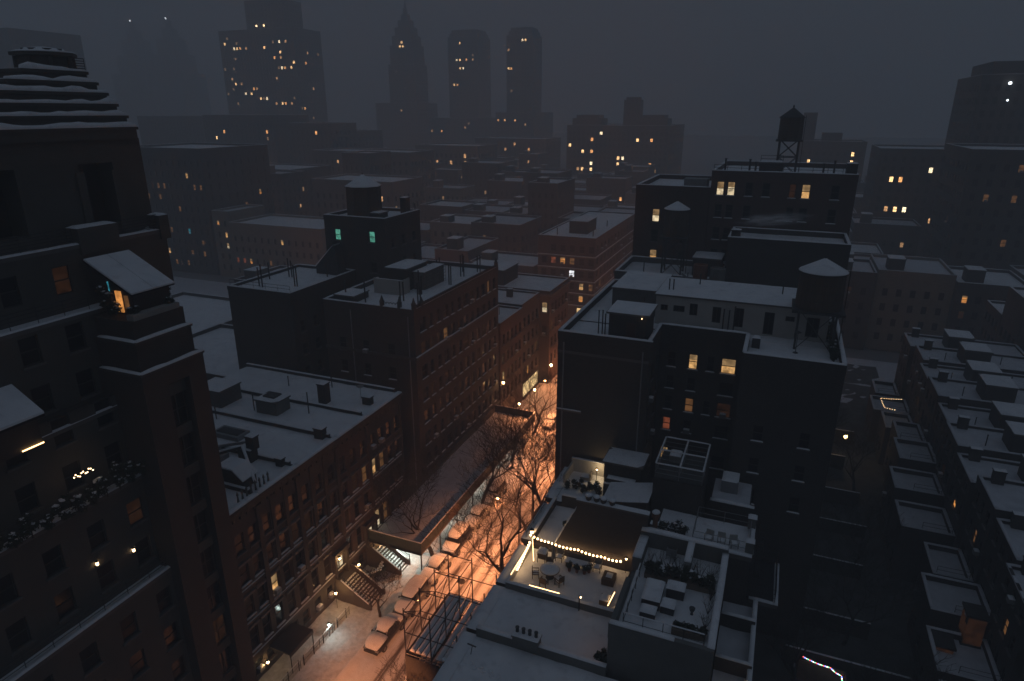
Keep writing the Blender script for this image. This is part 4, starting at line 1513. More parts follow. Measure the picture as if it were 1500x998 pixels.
MB().tube([(-9.5, 73.2, 31.0), (-8.2, 73.4, 30.0)], .12, 5).tube([(-8.8, 73.0, 28), (-8.8, 73.0, 31.2)], .08, 5).obj('duct_elbow', 'galv', ra)
MB().box(2.5, 4.2, 73, 75, RZ, 29.2).obj('condenser_unit', 'galv', ra)
for i in range(8):
    shrub('snow-dusted shrub on the right penthouse roof edge, ' + ['nearest', 'second', 'third', 'fourth', 'fifth', 'sixth', 'seventh', 'farthest'][i] + ' of eight', 5.6, 58.6 + 1.25*i, RZ + .25, .4, random.uniform(.6, 1.2), 'shrubs along the penthouse terrace edge', .35)
water_tank('big wooden water tank on steel legs with snowy conical roof at right of penthouse', 4.0, 62.9, RZ + .1, 1.95, 3.2, 3.75, 1.15)
t = thing('heat_lamp', 'thin dark patio heater standing on the right-hand roof terrace', 'heater', (1.7, 60.6, RZ))
MB().lathe([(.25, RZ + .1), (.2, RZ + .2), (.03, RZ + .25), (.03, RZ + 1.9), (.1, RZ + 1.95), (.3, RZ + 2.05), (.02, RZ + 2.2)], 2.6, 60.3, 10).obj('body', 'steel', t)
t = thing('covered_grill', 'dark covered grill on the corner of the right roof terrace', 'grill', (-.8, 60.5, RZ))
MB().prism([(-1.1, 60.1), (-.4, 60.1), (-.4, 61.0), (-1.1, 61.0)], RZ + .1, RZ + 1.1).obj('cover', 'tar', t)
slab_snow(MB(), -1.1, -.4, 60.1, 61.0, RZ + 1.103, .12).obj('snow', 'snow', t, smooth=True)

# houses behind it
r2 = building('brick_block', 'low dark roof behind the big brick house carrying a small conical tank', 'apartment house', -18.2, -5.7, 78.2, 87.6, 29.5, 'brick_grey', par=.9, res=.7)
vent_pipes(r2, [(-15, 80), (-9, 80.2), (-7.5, 81)], 28.6, 1.8)
bulkhead(r2, -9.5, -6.2, 82.5, 86.5, 28.6, 31.0, 'brick_dark')
water_tank('small water tank with snowy cone on thin braced legs before the tall block', -12.0, 83.2, 28.7, 1.5, 3.2, 4.7, .95)
r3 = building('brick_block', 'dark windowless brick block with snow on its left coping below the tall block', 'apartment house', -5.5, 7.4, 80.0, 87.7, 34.2, 'brick_dark', par=.8, res=.8)
chimney(r3, -5.2, -4.2, 80.4, 81.4, 33.4, 35.0)
lt = {('S', 0, 2): 'lit_pale', ('S', 0, 1): None, ('S', 0, 0): 'lit_warm'}
tb1 = building('tall_block', 'red brick block with a single lit window left of the tall tanked block', 'apartment house', -18.2, -8.8, 88.0, 104, 38.9, 'brick_red',
               {'S': dict(cols=[(-15.4, .95), (-11.6, .95)], rows=[(28.9, 1.6), (31.6, 1.6), (34.2, 1.7)], skip=set())}, lit=lt, par=.8, sill='coping', res=1.0)
MB().box(-12.4, -9.4, 90, 92, 38.1, 39.7).obj('coop', 'galv', tb1)
lt = {('S', 0, 3): 'lit_pale', ('S', 1, 3): 'lit_pale', ('S', 4, 3): 'lit_faint', ('S', 5, 3): 'lit_warm', ('S', 6, 1): 'lit_dim'}
tb2 = building('tall_block', 'tall red brick block carrying a water tank on a steel tower', 'apartment house', -8.75, 7.7, 88.0, 106, 41.0, 'brick_red',
               {'S': dict(cols=[(-7.6, .9), (-6.3, .9), (-4.2, .9), (-2.2, .9), (.8, .8), (2.3, .95), (5.5, .95)], rows=[(29.6, 1.6), (32.4, 1.6), (35.2, 1.7), (38.0, 1.7)], skip={(3, 1), (3, 2)})},
               lit=lt, par=.8, sill='coping', sillsnow=True, res=1.0)
railing(tb2, (-8.6, 88.3, 41), (6.0, 88.3, 41), .7, rails=2)
vent_pipes(tb2, [(-4.5, 90), (-3.8, 90.5), (-7.5, 91), (5.3, 93), (4, 91)], 40.2, 2.0, .12)
chimney(tb2, 6.4, 7.5, 88.4, 90.5, 40.2, 42.2)
bulkhead(tb2, -3.4, -.6, 90.5, 92.6, 40.2, 42.0, 'brick_dark')
water_tank('water tank high on a braced steel tower against the sky', -.3, 94.5, 40.3, 1.45, 2.6, 4.3, 1.25, n=14, snow=False, legr=.13)
railing(tb2, (-3.3, 90.6, 42.0), (-.7, 90.6, 42.0), .8, rails=2)

# ================================================================== right row of town houses in the foreground
ROWX = -16.4


def terrace_house(label, y0, y1, zr, xe=-5.0, brick='brick_brown'):
    root = thing('row_house', label, 'house', (-11, (y0 + y1)/2, 0), 'town houses on the right side of the street')
    MB().box(ROWX, xe, y0 + .004, y1 - .004, 0, zr).obj('wall', brick, root)
    c = MB().yprism([(ROWX, zr - 1.0), (ROWX - .25, zr - .8), (ROWX - .3, zr - .4), (ROWX - .7, zr - .1), (ROWX - .7, zr + .25), (ROWX + .25, zr + .25), (ROWX + .25, zr + .004), (ROWX, zr + .004)], y0 + .12, y1 - .12).obj('cornice', 'brownstone', root)
    slab_snow(MB(), ROWX - .7, ROWX + .3, y0 + .12, y1 - .12, zr + .254, .16, .3).obj('cornice_snow', 'snow', root, smooth=True)
    return root


hA = terrace_house('nearest snow-roofed town house at the bottom with a row of chimney pots', 22.0, 33.2, 13.2)
MB().sheet(ROWX + .25, -5.2, 22.0, 32.95, 13.36, .35, .07, .05).obj('roof_snow', 'snow', hA, smooth=True)
tracks = MB()
px_, py_ = -8.2, 29.8
for k in range(26):
    a_ = R(165 + 14*math.sin(k*.35))
    px_ += .36*math.cos(a_)
    py_ += .36*math.sin(a_) - .05
    sd__ = .13*(1 if k % 2 else -1)
    tracks.lathe([(.16, 13.30), (.17, 13.43), (.13, 13.435), (.10, 13.36), (.02, 13.35)], px_ - sd__*math.sin(a_), py_ + sd__*math.cos(a_), 8)
tag(tracks.obj('footprints', 'snow', hA, smooth=True), None, None, kind='stuff')
pw = MB().box(ROWX + .3, -6.9, 32.95, 33.3, 13.2, 14.15).obj('party_wall', 'stucco_grey', hA)
MB().snow((ROWX + .3, 33.12, 14.15), (-6.9, 33.12, 14.15), .36, .1).obj('snow', 'snow', pw, smooth=True)
chimney(hA, -13.3, -11.5, 32.7, 33.45, 14.0, 14.75, 'stucco_grey', 4)
an = MB().tube([(-15.8, 31.4, 13.3), (-15.6, 31.3, 14.3)], .03, 5).tube([(-16.0, 31.4, 14.2), (-15.3, 31.2, 14.35)], .05, 5).obj('aerial_mount', 'steel', hA)
vent_pipes(hA, [(-9.6, 29.5)], 13.2, .7, .09)
sk = MB().box(-12.6, -11.4, 27.5, 28.7, 13.2, 13.75).obj('skylight', 'galv', hA)
slab_snow(MB(), -12.6, -11.4, 27.5, 28.7, 13.753, .12).obj('snow', 'snow', sk, smooth=True)
hB = terrace_house('snow-roofed town house below the fairy-lit terrace with blank snowy roof', 33.3, 38.4, 13.2, -6.9)
MB().sheet(ROWX + .25, -6.95, 33.35, 38.2, 13.36, .3, .07, .06).obj('roof_snow', 'snow', hB, smooth=True)
pw = MB().box(ROWX + .3, -7.4, 38.2, 38.52, 13.2, 14.0).obj('party_wall', 'stucco_grey', hB)
MB().snow((ROWX + .3, 38.36, 14.0), (-7.4, 38.36, 14.0), .32, .06).obj('snow', 'snow', pw, smooth=True)
t = thing('lamp_post', 'short dark post with tiny lamp on the low wall of the fairy-lit terrace', 'lamp', (-10.2, 38.1, 13.3))
MB().tube([(-10.2, 38.05, 13.3), (-10.2, 38.05, 14.75)], .05, 6).obj('post', 'iron', t)
MB().ball((-10.12, 38.1, 14.6), .07, 8).obj('globe', 'bulb', t)
for k in range(5):
    shrub('small bare snowy plant in the corner behind the grey block', -7.6 + .25*k, 34.0 + .3*(k % 2), 13.3, .3, .7, 'plants in the roof corner', .2)

# ------------------------------------------------------------------ the fairy-lit terrace
hC = terrace_house('town house with the roof terrace strung with warm bulbs', 38.5, 43.8, 13.2, -7.6)
MB().sheet(ROWX + .3, -7.7, 38.55, 43.75, 13.32, .25, .035, .05, None, 1.4).obj('terrace_snow', 'snow', hC, smooth=True)
iw = MB().box(ROWX + .25, ROWX + .45, 38.55, 43.7, 13.2, 13.9).obj('low_wall', 'stucco', hC)
slab_snow(MB(), ROWX + .25, ROWX + .45, 38.55, 43.7, 13.903, .08, .3).obj('snow', 'snow', iw, smooth=True)
BULB = MB().ball((0, 0, 0), .095, 8).mesh(smooth=True)
BULB.materials.append(M('bulb'))


def bulb_string(label, pts, n, sag=.12, drop=.08, mesh=None, name='string_lights', group=None):
    t = thing(name, label, 'string lights', pts[0], group)
    P = [Vector(p) for p in pts]
    L = [0]
    for a, b in zip(P, P[1:]):
        L.append(L[-1] + (b - a).length)
    def at(s):
        for i in range(len(P) - 1):
            if s <= L[i + 1] + 1e-6:
                k = (s - L[i])/max(1e-6, L[i + 1] - L[i])
                return P[i].lerp(P[i + 1], k) - Vector((0, 0, sag*4*k*(1 - k)))
        return P[-1]
    m = n*3
    MB().tube([at(L[-1]*i/m) for i in range(m + 1)], .012, 4).obj('cable', 'cable', t)
    for i in range(n):
        p = at(L[-1]*(i + .5)/n) - Vector((0, 0, drop))
        put('bulb', mesh[i % len(mesh)] if isinstance(mesh, list) else (mesh or BULB), t, p)
    return t


bulb_string('long line of round warm bulbs along the brick wall of the roof terrace', [(-16.2, 43.5, 14.9), (-14.4, 43.6, 14.5), (-12.0, 43.62, 14.45), (-9.9, 43.62, 14.35), (-8.3, 43.62, 14.4)], 25, .12)
bulb_string('short string of warm bulbs along the street edge of the terrace', [(-16.0, 43.3, 14.4), (-15.9, 41.3, 14.1), (-15.85, 39.9, 14.0)], 11, .05)
for k, (a, b, lab) in enumerate((((-16.05, 43.2, 14.02), (-16.05, 39.2, 14.02), 'thin warm light strip on the low street wall of the terrace'),
                                 ((-15.7, 38.75, 13.6), (-15.1, 38.65, 13.5), 'short bright light strip in the near left corner of the terrace'),
                                 ((-14.3, 38.62, 13.98), (-11.9, 38.62, 13.98), 'straight warm light strip on the near wall of the terrace'),
                                 ((-8.1, 40.3, 14.0), (-8.25, 38.8, 13.9), 'slanting warm light strip at the right end of the terrace'),
                                 ((-15.8, 43.3, 14.7), (-15.2, 42.0, 13.5), 'slanting warm light strip from the far left terrace corner'))):
    t = thing('light_strip', lab, 'light strip', a)
    MB().tube([a, b], .03, 5).obj('tube', 'led', t)
    MB().tube([(a[0], a[1], a[2] - .05), (b[0], b[1], b[2] - .05)], .025, 4).obj('channel', 'galv', t)
lantern('globe lamp at the far left corner of the fairy-lit terrace', -16.0, 43.7, 14.75, 25, (1, .6, .28), 'bulb', post=1.4, size=1.3, name='post_lantern')
lantern('small lamp at the right end of the bulb string', -8.0, 43.5, 14.6, 6, (1, .6, .28), 'bulb', post=1.2, size=.8, name='post_lantern')


def chair(label, x, y, z, rz, group, mat='wicker', w=.55, h=.85, arms=True):
    t = thing('chair', label, 'chair', (x, y, z), group)
    MB().box(-w/2, w/2, -w/2, w/2, .36, .42).obj('seat', mat, t, (0, 0, 0)).location = (0, 0, 0)
    MB().box(-w/2, w/2, w/2 - .05, w/2 + .02, .42, h).obj('backrest', mat, t, (0, 0, 0)).location = (0, 0, 0)
    for sx in (-1, 1):
        for sy in (-1, 1):
            MB().box(sx*(w/2 - .03) - .025, sx*(w/2 - .03) + .025, sy*(w/2 - .03) - .025, sy*(w/2 - .03) + .025, 0, .36).obj('leg', 'iron', t, (0, 0, 0)).location = (0, 0, 0)
        if arms:
            MB().box(sx*w/2 - .03, sx*w/2 + .03, -w/2, w/2, .6, .64).box(sx*w/2 - .025, sx*w/2 + .025, -w/2, -w/2 + .05, .42, .6).obj('armrest', mat, t, (0, 0, 0)).location = (0, 0, 0)
    slab_snow(MB(), -w/2 + .04, w/2 - .04, -w/2, w/2 - .07, .425, .09, .1).obj('snow', 'snow', t, (0, 0, 0), smooth=True).location = (0, 0, 0)
    t.rotation_euler = (0, 0, rz)
    return t


TZ = 13.36
t = thing('round_table', 'round snow-topped table in the middle of the terrace', 'table', (-13.4, 40.8, TZ))
MB().lathe([(.75, TZ + .70), (.78, TZ + .72), (.78, TZ + .76), (.05, TZ + .76)], -13.4, 40.8, 22).obj('tabletop', 'wicker', t)
MB().lathe([(.35, TZ), (.3, TZ + .05), (.06, TZ + .1), (.06, TZ + .7)], -13.4, 40.8, 10).obj('pedestal', 'iron', t)
MB().lathe([(.76, TZ + .765), (.72, TZ + .84), (.3, TZ + .87), (.02, TZ + .87)], -13.4, 40.8, 22).obj('snow', 'snow', t, smooth=True)
for k, (a, lab) in enumerate(((200, 'terrace chair on the street side of the round table'), (265, 'terrace chair tucked in before the round table'), (330, 'terrace chair on the right of the round table'), (110, 'terrace chair behind the round table'))):
    x, y = -13.4 + 1.12*math.cos(R(a)), 40.8 + 1.12*math.sin(R(a))
    chair(lab, x, y, TZ, R(a) - PI/2, 'chairs round the terrace table')
t = thing('folded_parasol', 'folded dark parasol standing behind the round table', 'parasol', (-13.5, 41.9, TZ))
MB().lathe([(.28, TZ), (.28, TZ + .12), (.04, TZ + .14)], -13.5, 41.9, 12).obj('base', 'concrete', t)
MB().tube([(-13.5, 41.9, TZ + .1), (-13.5, 41.9, TZ + 2.6)], .03, 6).obj('pole', 'plank', t)
MB().lathe([(.06, TZ + .9), (.17, TZ + 1.0), (.15, TZ + 1.6), (.10, TZ + 2.2), (.03, TZ + 2.55)], -13.5, 41.9, 9).obj('canopy', 'canvas', t)
t = thing('stacked_chairs', 'snow-capped stack of patio chairs by the terrace wall', 'chairs', (-14.6, 42.4, TZ))
for k in range(3):
    c = MB().box(-14.95, -14.25, 42.1, 42.75, TZ + .42 + .16*k, TZ + .47 + .16*k).box(-14.95, -14.25, 42.7, 42.76, TZ + .47 + .16*k, TZ + .9 + .16*k).obj('chair_seat', 'wicker', t)
for sx in (-14.92, -14.28):
    for sy in (42.13, 42.7):
        MB().box(sx - .025, sx + .025, sy - .025, sy + .025, TZ, TZ + .42).obj('leg', 'iron', t)
slab_snow(MB(), -15.0, -14.2, 42.05, 42.8, TZ + .96, .25, .15).obj('snow', 'snow', t, smooth=True)
t = thing('bench', 'long snow-covered bench against the brick terrace wall', 'bench', (-11.7, 42.9, TZ))
MB().box(-12.75, -10.75, 42.5, 43.1, TZ + .38, TZ + .46).obj('seat', 'plank', t)
MB().box(-12.75, -10.75, 43.1, 43.18, TZ + .4, TZ + .95).obj('backrest', 'plank', t)
for x in (-12.65, -11.75, -10.9):
    MB().box(x, x + .07, 42.52, 43.1, TZ, TZ + .38).obj('leg', 'plank', t)
slab_snow(MB(), -12.78, -10.72, 42.45, 43.08, TZ + .463, .2, .15).obj('snow', 'snow', t, smooth=True)
for k, (x, y) in enumerate(((-12.2, 42.1), (-11.6, 42.15), (-11.0, 42.2), (-10.7, 42.5))):
    shrub('snow-dusted potted plant before the terrace bench', x, y, TZ + .3, .22, .4, 'potted plants on the terrace', .6, 'potted_plant', 'plant', .3)
chair('curved wicker tub chair at the right end of the bench', -10.15, 43.0, TZ, 0, 'tub chairs on the terrace', 'canvas', .62, .9)
chair('pale snowy chair between stacked chairs and bench', -13.35, 43.1, TZ, 0, 'tub chairs on the terrace', 'canvas', .6, .9)
t = thing('log_basket', 'dark square log basket at the right end of the terrace', 'basket', (-9.0, 42.0, TZ))
MB().box(-9.45, -8.5, 41.5, 42.6, TZ, TZ + .55).obj('box', 'wicker', t)
slab_snow(MB(), -9.2, -8.7, 41.8, 42.4, TZ + .553, .1, .1).obj('snow', 'snow', t, smooth=True)
t = thing('storage_box', 'low box beside the slanting light strip', 'box', (-8.7, 39.6, TZ))
MB().box(-9.0, -8.3, 39.2, 40.0, TZ, TZ + .5).obj('body', 'plank', t)
slab_snow(MB(), -9.0, -8.3, 39.2, 40.0, TZ + .503, .12, .12).obj('snow', 'snow', t, smooth=True)

# ------------------------------------------------------------------ house D, whose brick side wall closes the terrace
hD = terrace_house('town house with tall blank brick side wall above the fairy-lit terrace', 43.9, 49.9, 13.6, -5.5)
MB().yprism([(-14.3, 13.6), (-6.6, 13.6), (-6.6, 18.7), (-12.3, 18.7), (-12.3, 18.0)], 43.9, 44.25).obj('side_wall', 'brick_brown', hD)
MB().box(-12.25, -5.6, 44.25, 48.0, 13.6, 14.4).obj('upper_storey', 'brick_dark', hD)
MB().sheet(-12.2, -5.7, 44.3, 47.95, 14.5, .4, .06).obj('upper_roof_snow', 'snow_old_dim', hD, smooth=True)
cn = MB().box(-6.9, -4.2, 46.9, 47.5, 15.9, 16.05).obj('door_canopy', 'tar', hD)
slab_snow(MB(), -6.9, -4.2, 46.9, 47.5, 16.053, .1, .2).obj('snow', 'snow', cn, smooth=True)
MB().box(-6.85, -6.7, 47.0, 47.4, 14.4, 15.9).box(-4.4, -4.25, 47.0, 47.4, 14.4, 15.9).obj('canopy_post', 'iron', hD)
MB().sheet(ROWX + .3, -12.3, 44.3, 49.85, 13.74, .35, .06, .1).obj('roof_snow', 'snow', hD, smooth=True)
c = MB().box(-12.35, -6.55, 43.84, 44.4, 18.7, 18.85).obj('coping', 'coping', hD)
slab_snow(MB(), -12.35, -6.55, 43.84, 44.4, 18.853, .12, .2).obj('snow', 'snow', c, smooth=True)
MB().snow((-14.3, 44.07, 13.66), (-12.35, 44.07, 18.0), .5, .18).obj('sloping_snow', 'snow', hD, smooth=True)
vent = [(-11.4, 'snow-capped pot, leftmost on the brick side wall'), (-10.75, 'snow-capped pot, second on the brick side wall'), (-10.2, 'snow-capped pot, third on the brick side wall'), (-9.5, 'snow-capped pot, rightmost on the brick side wall')]
for x, lab in vent:
    t = thing('roof_pot', lab, 'pot', (x, 44.1, 18.87), 'pots on the brick side wall')
    MB().lathe([(.20, 18.9), (.28, 19.25), (.30, 19.25), (.30, 19.3)], x, 44.12, 12).obj('pot', 'pot_dark', t)
    MB().ball((x, 44.12, 19.33), .3, 10, .45, .3).obj('snow', 'snow', t, smooth=True)
t = thing('roof_vent', 'round metal vent with snow cap beside the brick side wall', 'vent', (-6.15, 44.5, 17))
MB().lathe([(.2, 17), (.2, 18.3), (.32, 18.4), (.32, 18.7)], -6.15, 44.6, 12).obj('pipe', 'terracotta', t)
MB().ball((-6.15, 44.6, 18.78), .34, 10, .5, .2).obj('snow', 'snow', t, smooth=True)
for k, (x, y) in enumerate(((-13.9, 46.6), (-13.4, 46.9), (-13.6, 47.6), (-12.9, 47.3))):
    shrub('snowy potted shrub on the narrow roof behind the brick side wall', x, y, 14.1, .3, .5, 'pots behind the brick wall', .8, 'potted_plant', 'plant', .35)
iw = MB().box(ROWX + .25, ROWX + .5, 44.2, 49.9, 13.6, 14.6).obj('low_wall', 'brick_brown', hD)
MB().snow((ROWX + .37, 44.2, 14.6), (ROWX + .37, 49.9, 14.6), .3, .12).obj('snow', 'snow', iw, smooth=True)
railing(hD, (ROWX - .3, 44.2, 13.9), (ROWX - .3, 49.8, 13.9), .9, .15, 2)

# ------------------------------------------------------------------ house E next to the big apartment house
hE = terrace_house('town house against the big apartment house with a lit corner terrace', 50.0, 56.2, 14.0, -7.5)
MB().sheet(ROWX + .3, -7.6, 50.05, 56.15, 14.14, .35, .06, .05).obj('roof_snow', 'snow', hE, smooth=True)
b = bulkhead(hE, -12.4, -9.0, 53.3, 55.9, 14.0, 17.4, 'brick_dark', over=.2)
MB().box(-12.0, -9.4, 52.6, 53.3, 14.0, 16.0).obj('lower_box', 'tar', b)
slab_snow(MB(), -12.0, -9.4, 52.6, 53.3, 16.003, .12).obj('lower_snow', 'snow', b, smooth=True)
sk = MB().yprism([(-11.2, 14.0), (-7.6, 14.0), (-7.6, 16.9), (-11.2, 16.1)], 48.6, 51.6).obj('studio', 'brick_brown', hE)
MB().poly([(-11.4, 48.4, 16.12), (-7.4, 48.4, 16.95), (-7.4, 51.8, 16.95), (-11.4, 51.8, 16.12)]).obj('studio_roof', 'tar', sk)
sm = MB().sheet(-11.4, -7.4, 48.4, 51.8, 16.2, .35, .03, 0, lambda x, y: .83*(x + 11.4)/4.0)
sm.obj('studio_snow', 'snow', sk, smooth=True)
pw = MB().box(-15.4, -11.6, 49.85, 50.1, 13.9, 15.0).box(-12.2, -7.5, 52.3, 52.55, 14.0, 15.6).obj('screen_wall', 'brick_dark', hE)
MB().snow((-15.4, 49.97, 15.0), (-11.6, 49.97, 15.0), .26, .1).snow((-12.2, 52.42, 15.6), (-7.5, 52.42, 15.6), .26, .1).obj('snow', 'snow', pw, smooth=True)
tw_ = MB().box(-16.3, -13.0, 55.7, 55.95, 14.0, 15.6).box(-16.3, -16.1, 53.0, 55.7, 14.0, 15.2).obj('terrace_wall', 'stucco', hE)
MB().snow((-16.3, 55.82, 15.6), (-13.0, 55.82, 15.6), .28, .08).obj('snow', 'snow', tw_, smooth=True)
lantern('hidden lamp lighting the small corner terrace beside the big apartment house', -13.5, 54.9, 15.2, 42, (1, .72, .40), 'bulb', post=1.0, size=.8, name='post_lantern')
t = thing('lounge_chair', 'snowy pale lounge chair on the lit corner terrace', 'chair', (-14.4, 54.9, 14.1))
MB().box(-15.0, -14.0, 54.4, 55.2, 14.15, 14.5).obj('base', 'canvas', t)
MB().box(-14.1, -13.95, 54.4, 55.2, 14.5, 14.95).obj('backrest', 'canvas', t)
slab_snow(MB(), -15.0, -14.1, 54.4, 55.2, 14.503, .15, .15).obj('snow', 'snow', t, smooth=True)
for k in range(7):
    shrub('dark leafy pot on the roof below the lit corner terrace', -15.6 + .5*k, 52.4 + .35*(k % 3), 14.2, .35, .7, 'pots by the lit corner terrace', .3)

# ------------------------------------------------------------------ the grey block with its roof garden
gb = thing('rear_block', 'grey rendered block with walled snowy roof garden behind the fairy-lit terrace', 'house', (-3.8, 38.8, 0))
MB().box(-7.0, -.6, 33.6, 43.9, 0, 16.0).obj('wall', 'stucco_grey', gb)
pp = MB()
pp.box(-7.03, -.57, 33.57, 33.9, 16.0, 17.2).box(-7.03, -6.7, 33.9, 38.6, 16.0, 17.0).box(-.9, -.57, 33.9, 43.6, 16.0, 17.2).box(-7.03, -.57, 43.6, 43.93, 16.0, 17.6).box(-7.03, -6.4, 40.6, 43.6, 16.0, 17.2)
pp.obj('parapet', 'stucco_grey', gb)
ss = MB()
ss.snow((-7.0, 33.73, 17.2), (-2.9, 33.73, 17.2), .4, .16).snow((-.74, 33.8, 17.2), (-.74, 43.6, 17.2), .46, .16).snow((-7.0, 43.76, 17.6), (-.6, 43.76, 17.6), .5, .22).snow((-6.72, 40.7, 17.2), (-6.72, 43.5, 17.2), .66, .14).snow((-3.2, 41.2, 17.45), (-3.2, 43.6, 17.55), .5, .18)
ss.obj('parapet_snow', 'snow', gb, smooth=True)
MB().box(-3.4, -3.0, 41.0, 43.6, 16.0, 17.4).obj('cross_wall', 'stucco_grey', gb)
MB().sheet(-6.68, -.92, 33.92, 43.58, 16.14, .3, .06, .08).obj('roof_snow', 'snow', gb, smooth=True)
for a, b in (((-6.3, 34.6, 16.1), (-6.3, 39.9, 16.1)), ((-6.3, 34.6, 16.1), (-1.2, 34.6, 16.1))):
    r_ = railing(gb, a, b, 1.3, 0, 2, post=1.2)
    MB().snow((a[0], a[1], a[2] + 1.31), (b[0], b[1], b[2] + 1.31), .09, .06, .4).obj('snow', 'snow', r_, smooth=True)
MB().box(-6.0, -1.1, 40.0, 40.6, 16.0, 16.6).obj('planter', 'plank', gb)
for k in range(8):
    shrub('evergreen shrub in the long planter across the roof garden', -5.7 + .62*k, 40.3, 16.5, .42, .9, 'shrubs of the roof garden planter', .15)
pl = MB().box(-3.3, -1.2, 35.3, 36.0, 16.1, 16.55).obj('planter', 'plank', gb)
for k in range(4):
    shrub('low snow-rimmed plant in the front planter of the roof garden', -3.0 + .55*k, 35.65, 16.5, .25, .3, 'plants in the front roof planter', .5)
for k, (x0, x1, y0, y1, h) in enumerate(((-5.6, -4.4, 37.0, 39.2, .75), (-4.2, -3.0, 38.6, 39.5, .8), (-4.3, -3.4, 36.9, 37.8, .6), (-5.5, -4.5, 36.0, 36.8, .5))):
    t = thing('covered_furniture', ['long covered sofa under snow in the roof garden', 'covered snowy table at the back of the roof garden seats', 'covered snowy side table in the middle of the roof garden', 'small covered snowy stool nearest the roof garden railing'][k], 'furniture', ((x0 + x1)/2, (y0 + y1)/2, 16.1), 'covered furniture in the roof garden')
    MB().box(x0, x1, y0, y1, 16.12, 16.12 + h).obj('cover', 'tar', t)
    slab_snow(MB(), x0 - .04, x1 + .04, y0 - .04, y1 + .04, 16.125 + h, .18, .15).obj('snow', 'snow', t, smooth=True)
t = thing('garden_urn', 'dark little urn standing alone on the snowy roof garden', 'urn', (-2.3, 37.6, 16.1))
MB().lathe([(.12, 16.1), (.06, 16.25), (.18, 16.5), (.2, 16.65)], -2.3, 37.6, 10).obj('urn', 'pot_dark', t)
chair('snow-laden garden armchair beyond the roof garden planter', -4.55, 43.0, 16.2, PI, 'roof garden chairs', 'galv', .7, .95)
MB().box(-7.06, -7.01, 34.0, 35.3, 14.4, 16.6).obj('side_door_glow', 'lit_dim', gb)
bp = MB()
for a, b, c in ((34.3, 14.6, 15.4), (34.3, 15.5, 16.3)):
    bp.box(-7.1, -7.05, a, a + .9, b, c)
bp.obj('side_window', 'lit_amber', gb)


def bare_plant(label, x, y, z, h, seed, group):
    t = thing('bare_shrub', label, 'shrub', (x, y, z), group)
    b = MB()
    rnd = random.Random(seed)
    for k in range(9):
        a = rnd.uniform(0, 6.28)
        l = h*rnd.uniform(.6, 1)
        p = Vector((x, y, z))
        q = p + Vector((math.cos(a)*l*.35, math.sin(a)*l*.35, l))
        mid = p.lerp(q, .5) + Vector((rnd.uniform(-.08, .08), rnd.uniform(-.08, .08), 0))
        b.tube([p, mid, q], [.022, .014, .005], 4)
        for j in range(3):
            s = mid.lerp(q, rnd.random())
            b.tube([s, s + Vector((rnd.uniform(-.3, .3), rnd.uniform(-.3, .3), rnd.uniform(.1, .4)))], [.01, .004], 3)
    b.obj('branches', 'bark', t)


for k in range(7):
    bare_plant('bare twiggy shrub in the roof garden of the grey block', -6.0 + .75*k, 41.1 + .2*(k % 2), 16.2, 1.6, k, 'bare shrubs of the roof garden')
for k in range(4):
    bare_plant('bare twiggy shrub along the right wall of the roof garden', -1.3, 36.5 + 1.4*k, 16.2, 1.3, 20 + k, 'bare shrubs by the roof garden wall')

# ------------------------------------------------------------------ rear decks of houses D and E
dk = thing('rear_block', 'dark rear wing with snowy railed deck in front of the apartment court', 'house', (-5.4, 52.5, 0))
MB().box(-7.4, -3.3, 50.2, 55.6, 0, 18.4).obj('wall', 'brick_dark', dk)
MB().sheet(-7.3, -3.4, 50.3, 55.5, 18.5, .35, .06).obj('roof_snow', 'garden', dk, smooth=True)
for a, b in (((-7.3, 50.3), (-3.4, 50.3)), ((-3.4, 50.3), (-3.4, 55.4)), ((-7.3, 50.3), (-7.3, 55.4)), ((-7.3, 55.4), (-3.4, 55.4)), ((-7.3, 52.8), (-3.4, 52.8)), ((-5.3, 50.3), (-5.3, 55.4))):
    r_ = railing(dk, (*a, 18.5), (*b, 18.5), 1.3, 0, 3, mat='galv')
    MB().snow((*a, 19.82), (*b, 19.82), .14, .1, .4).obj('snow', 'snow', r_, smooth=True)
sd2 = thing('rear_block', 'small snowy stepped roof right of the railed rear deck', 'house', (-1.2, 53.6, 0))
MB().box(-2.7, .6, 51.8, 55.6, 0, 16.4).obj('wall', 'brick_dark', sd2)
MB().sheet(-2.6, .5, 52.0, 55.5, 16.5, .3, .08, .05).obj('roof_snow', 'snow_old_dim', sd2, smooth=True)
bx_ = MB().box(-2.0, -.6, 53.4, 55.2, 16.4, 17.6).obj('roof_box', 'galv', sd2)
slab_snow(MB(), -2.0, -.6, 53.4, 55.2, 17.603, .14, .2).obj('snow', 'snow', bx_, smooth=True)
MB().snow((-2.7, 51.9, 16.45), (.9, 51.9, 16.45), .4, .2).obj('edge_snow', 'snow', sd2, smooth=True)
t = thing('covered_furniture', 'snowy covered table inside the railed rear deck', 'furniture', (-5.9, 53.8, 18.5))
MB().box(-6.6, -5.6, 53.2, 54.4, 18.55, 19.2).obj('cover', 'canvas', t)
slab_snow(MB(), -6.6, -5.6, 53.2, 54.4, 19.203, .15, .15).obj('snow', 'snow', t, smooth=True)
d2_ = thing('rear_block', 'rear wing with glass-railed snowy deck and white chairs left of the fire escape', 'house', (-1.5, 48, 0))
MB().box(-6.4, 1.0, 45.6, 50.1, 0, 15.6).obj('wall', 'brick_dark', d2_)
MB().sheet(-6.3, .9, 45.7, 50.0, 15.7, .35, .06, .05).obj('roof_snow', 'snow', d2_, smooth=True)
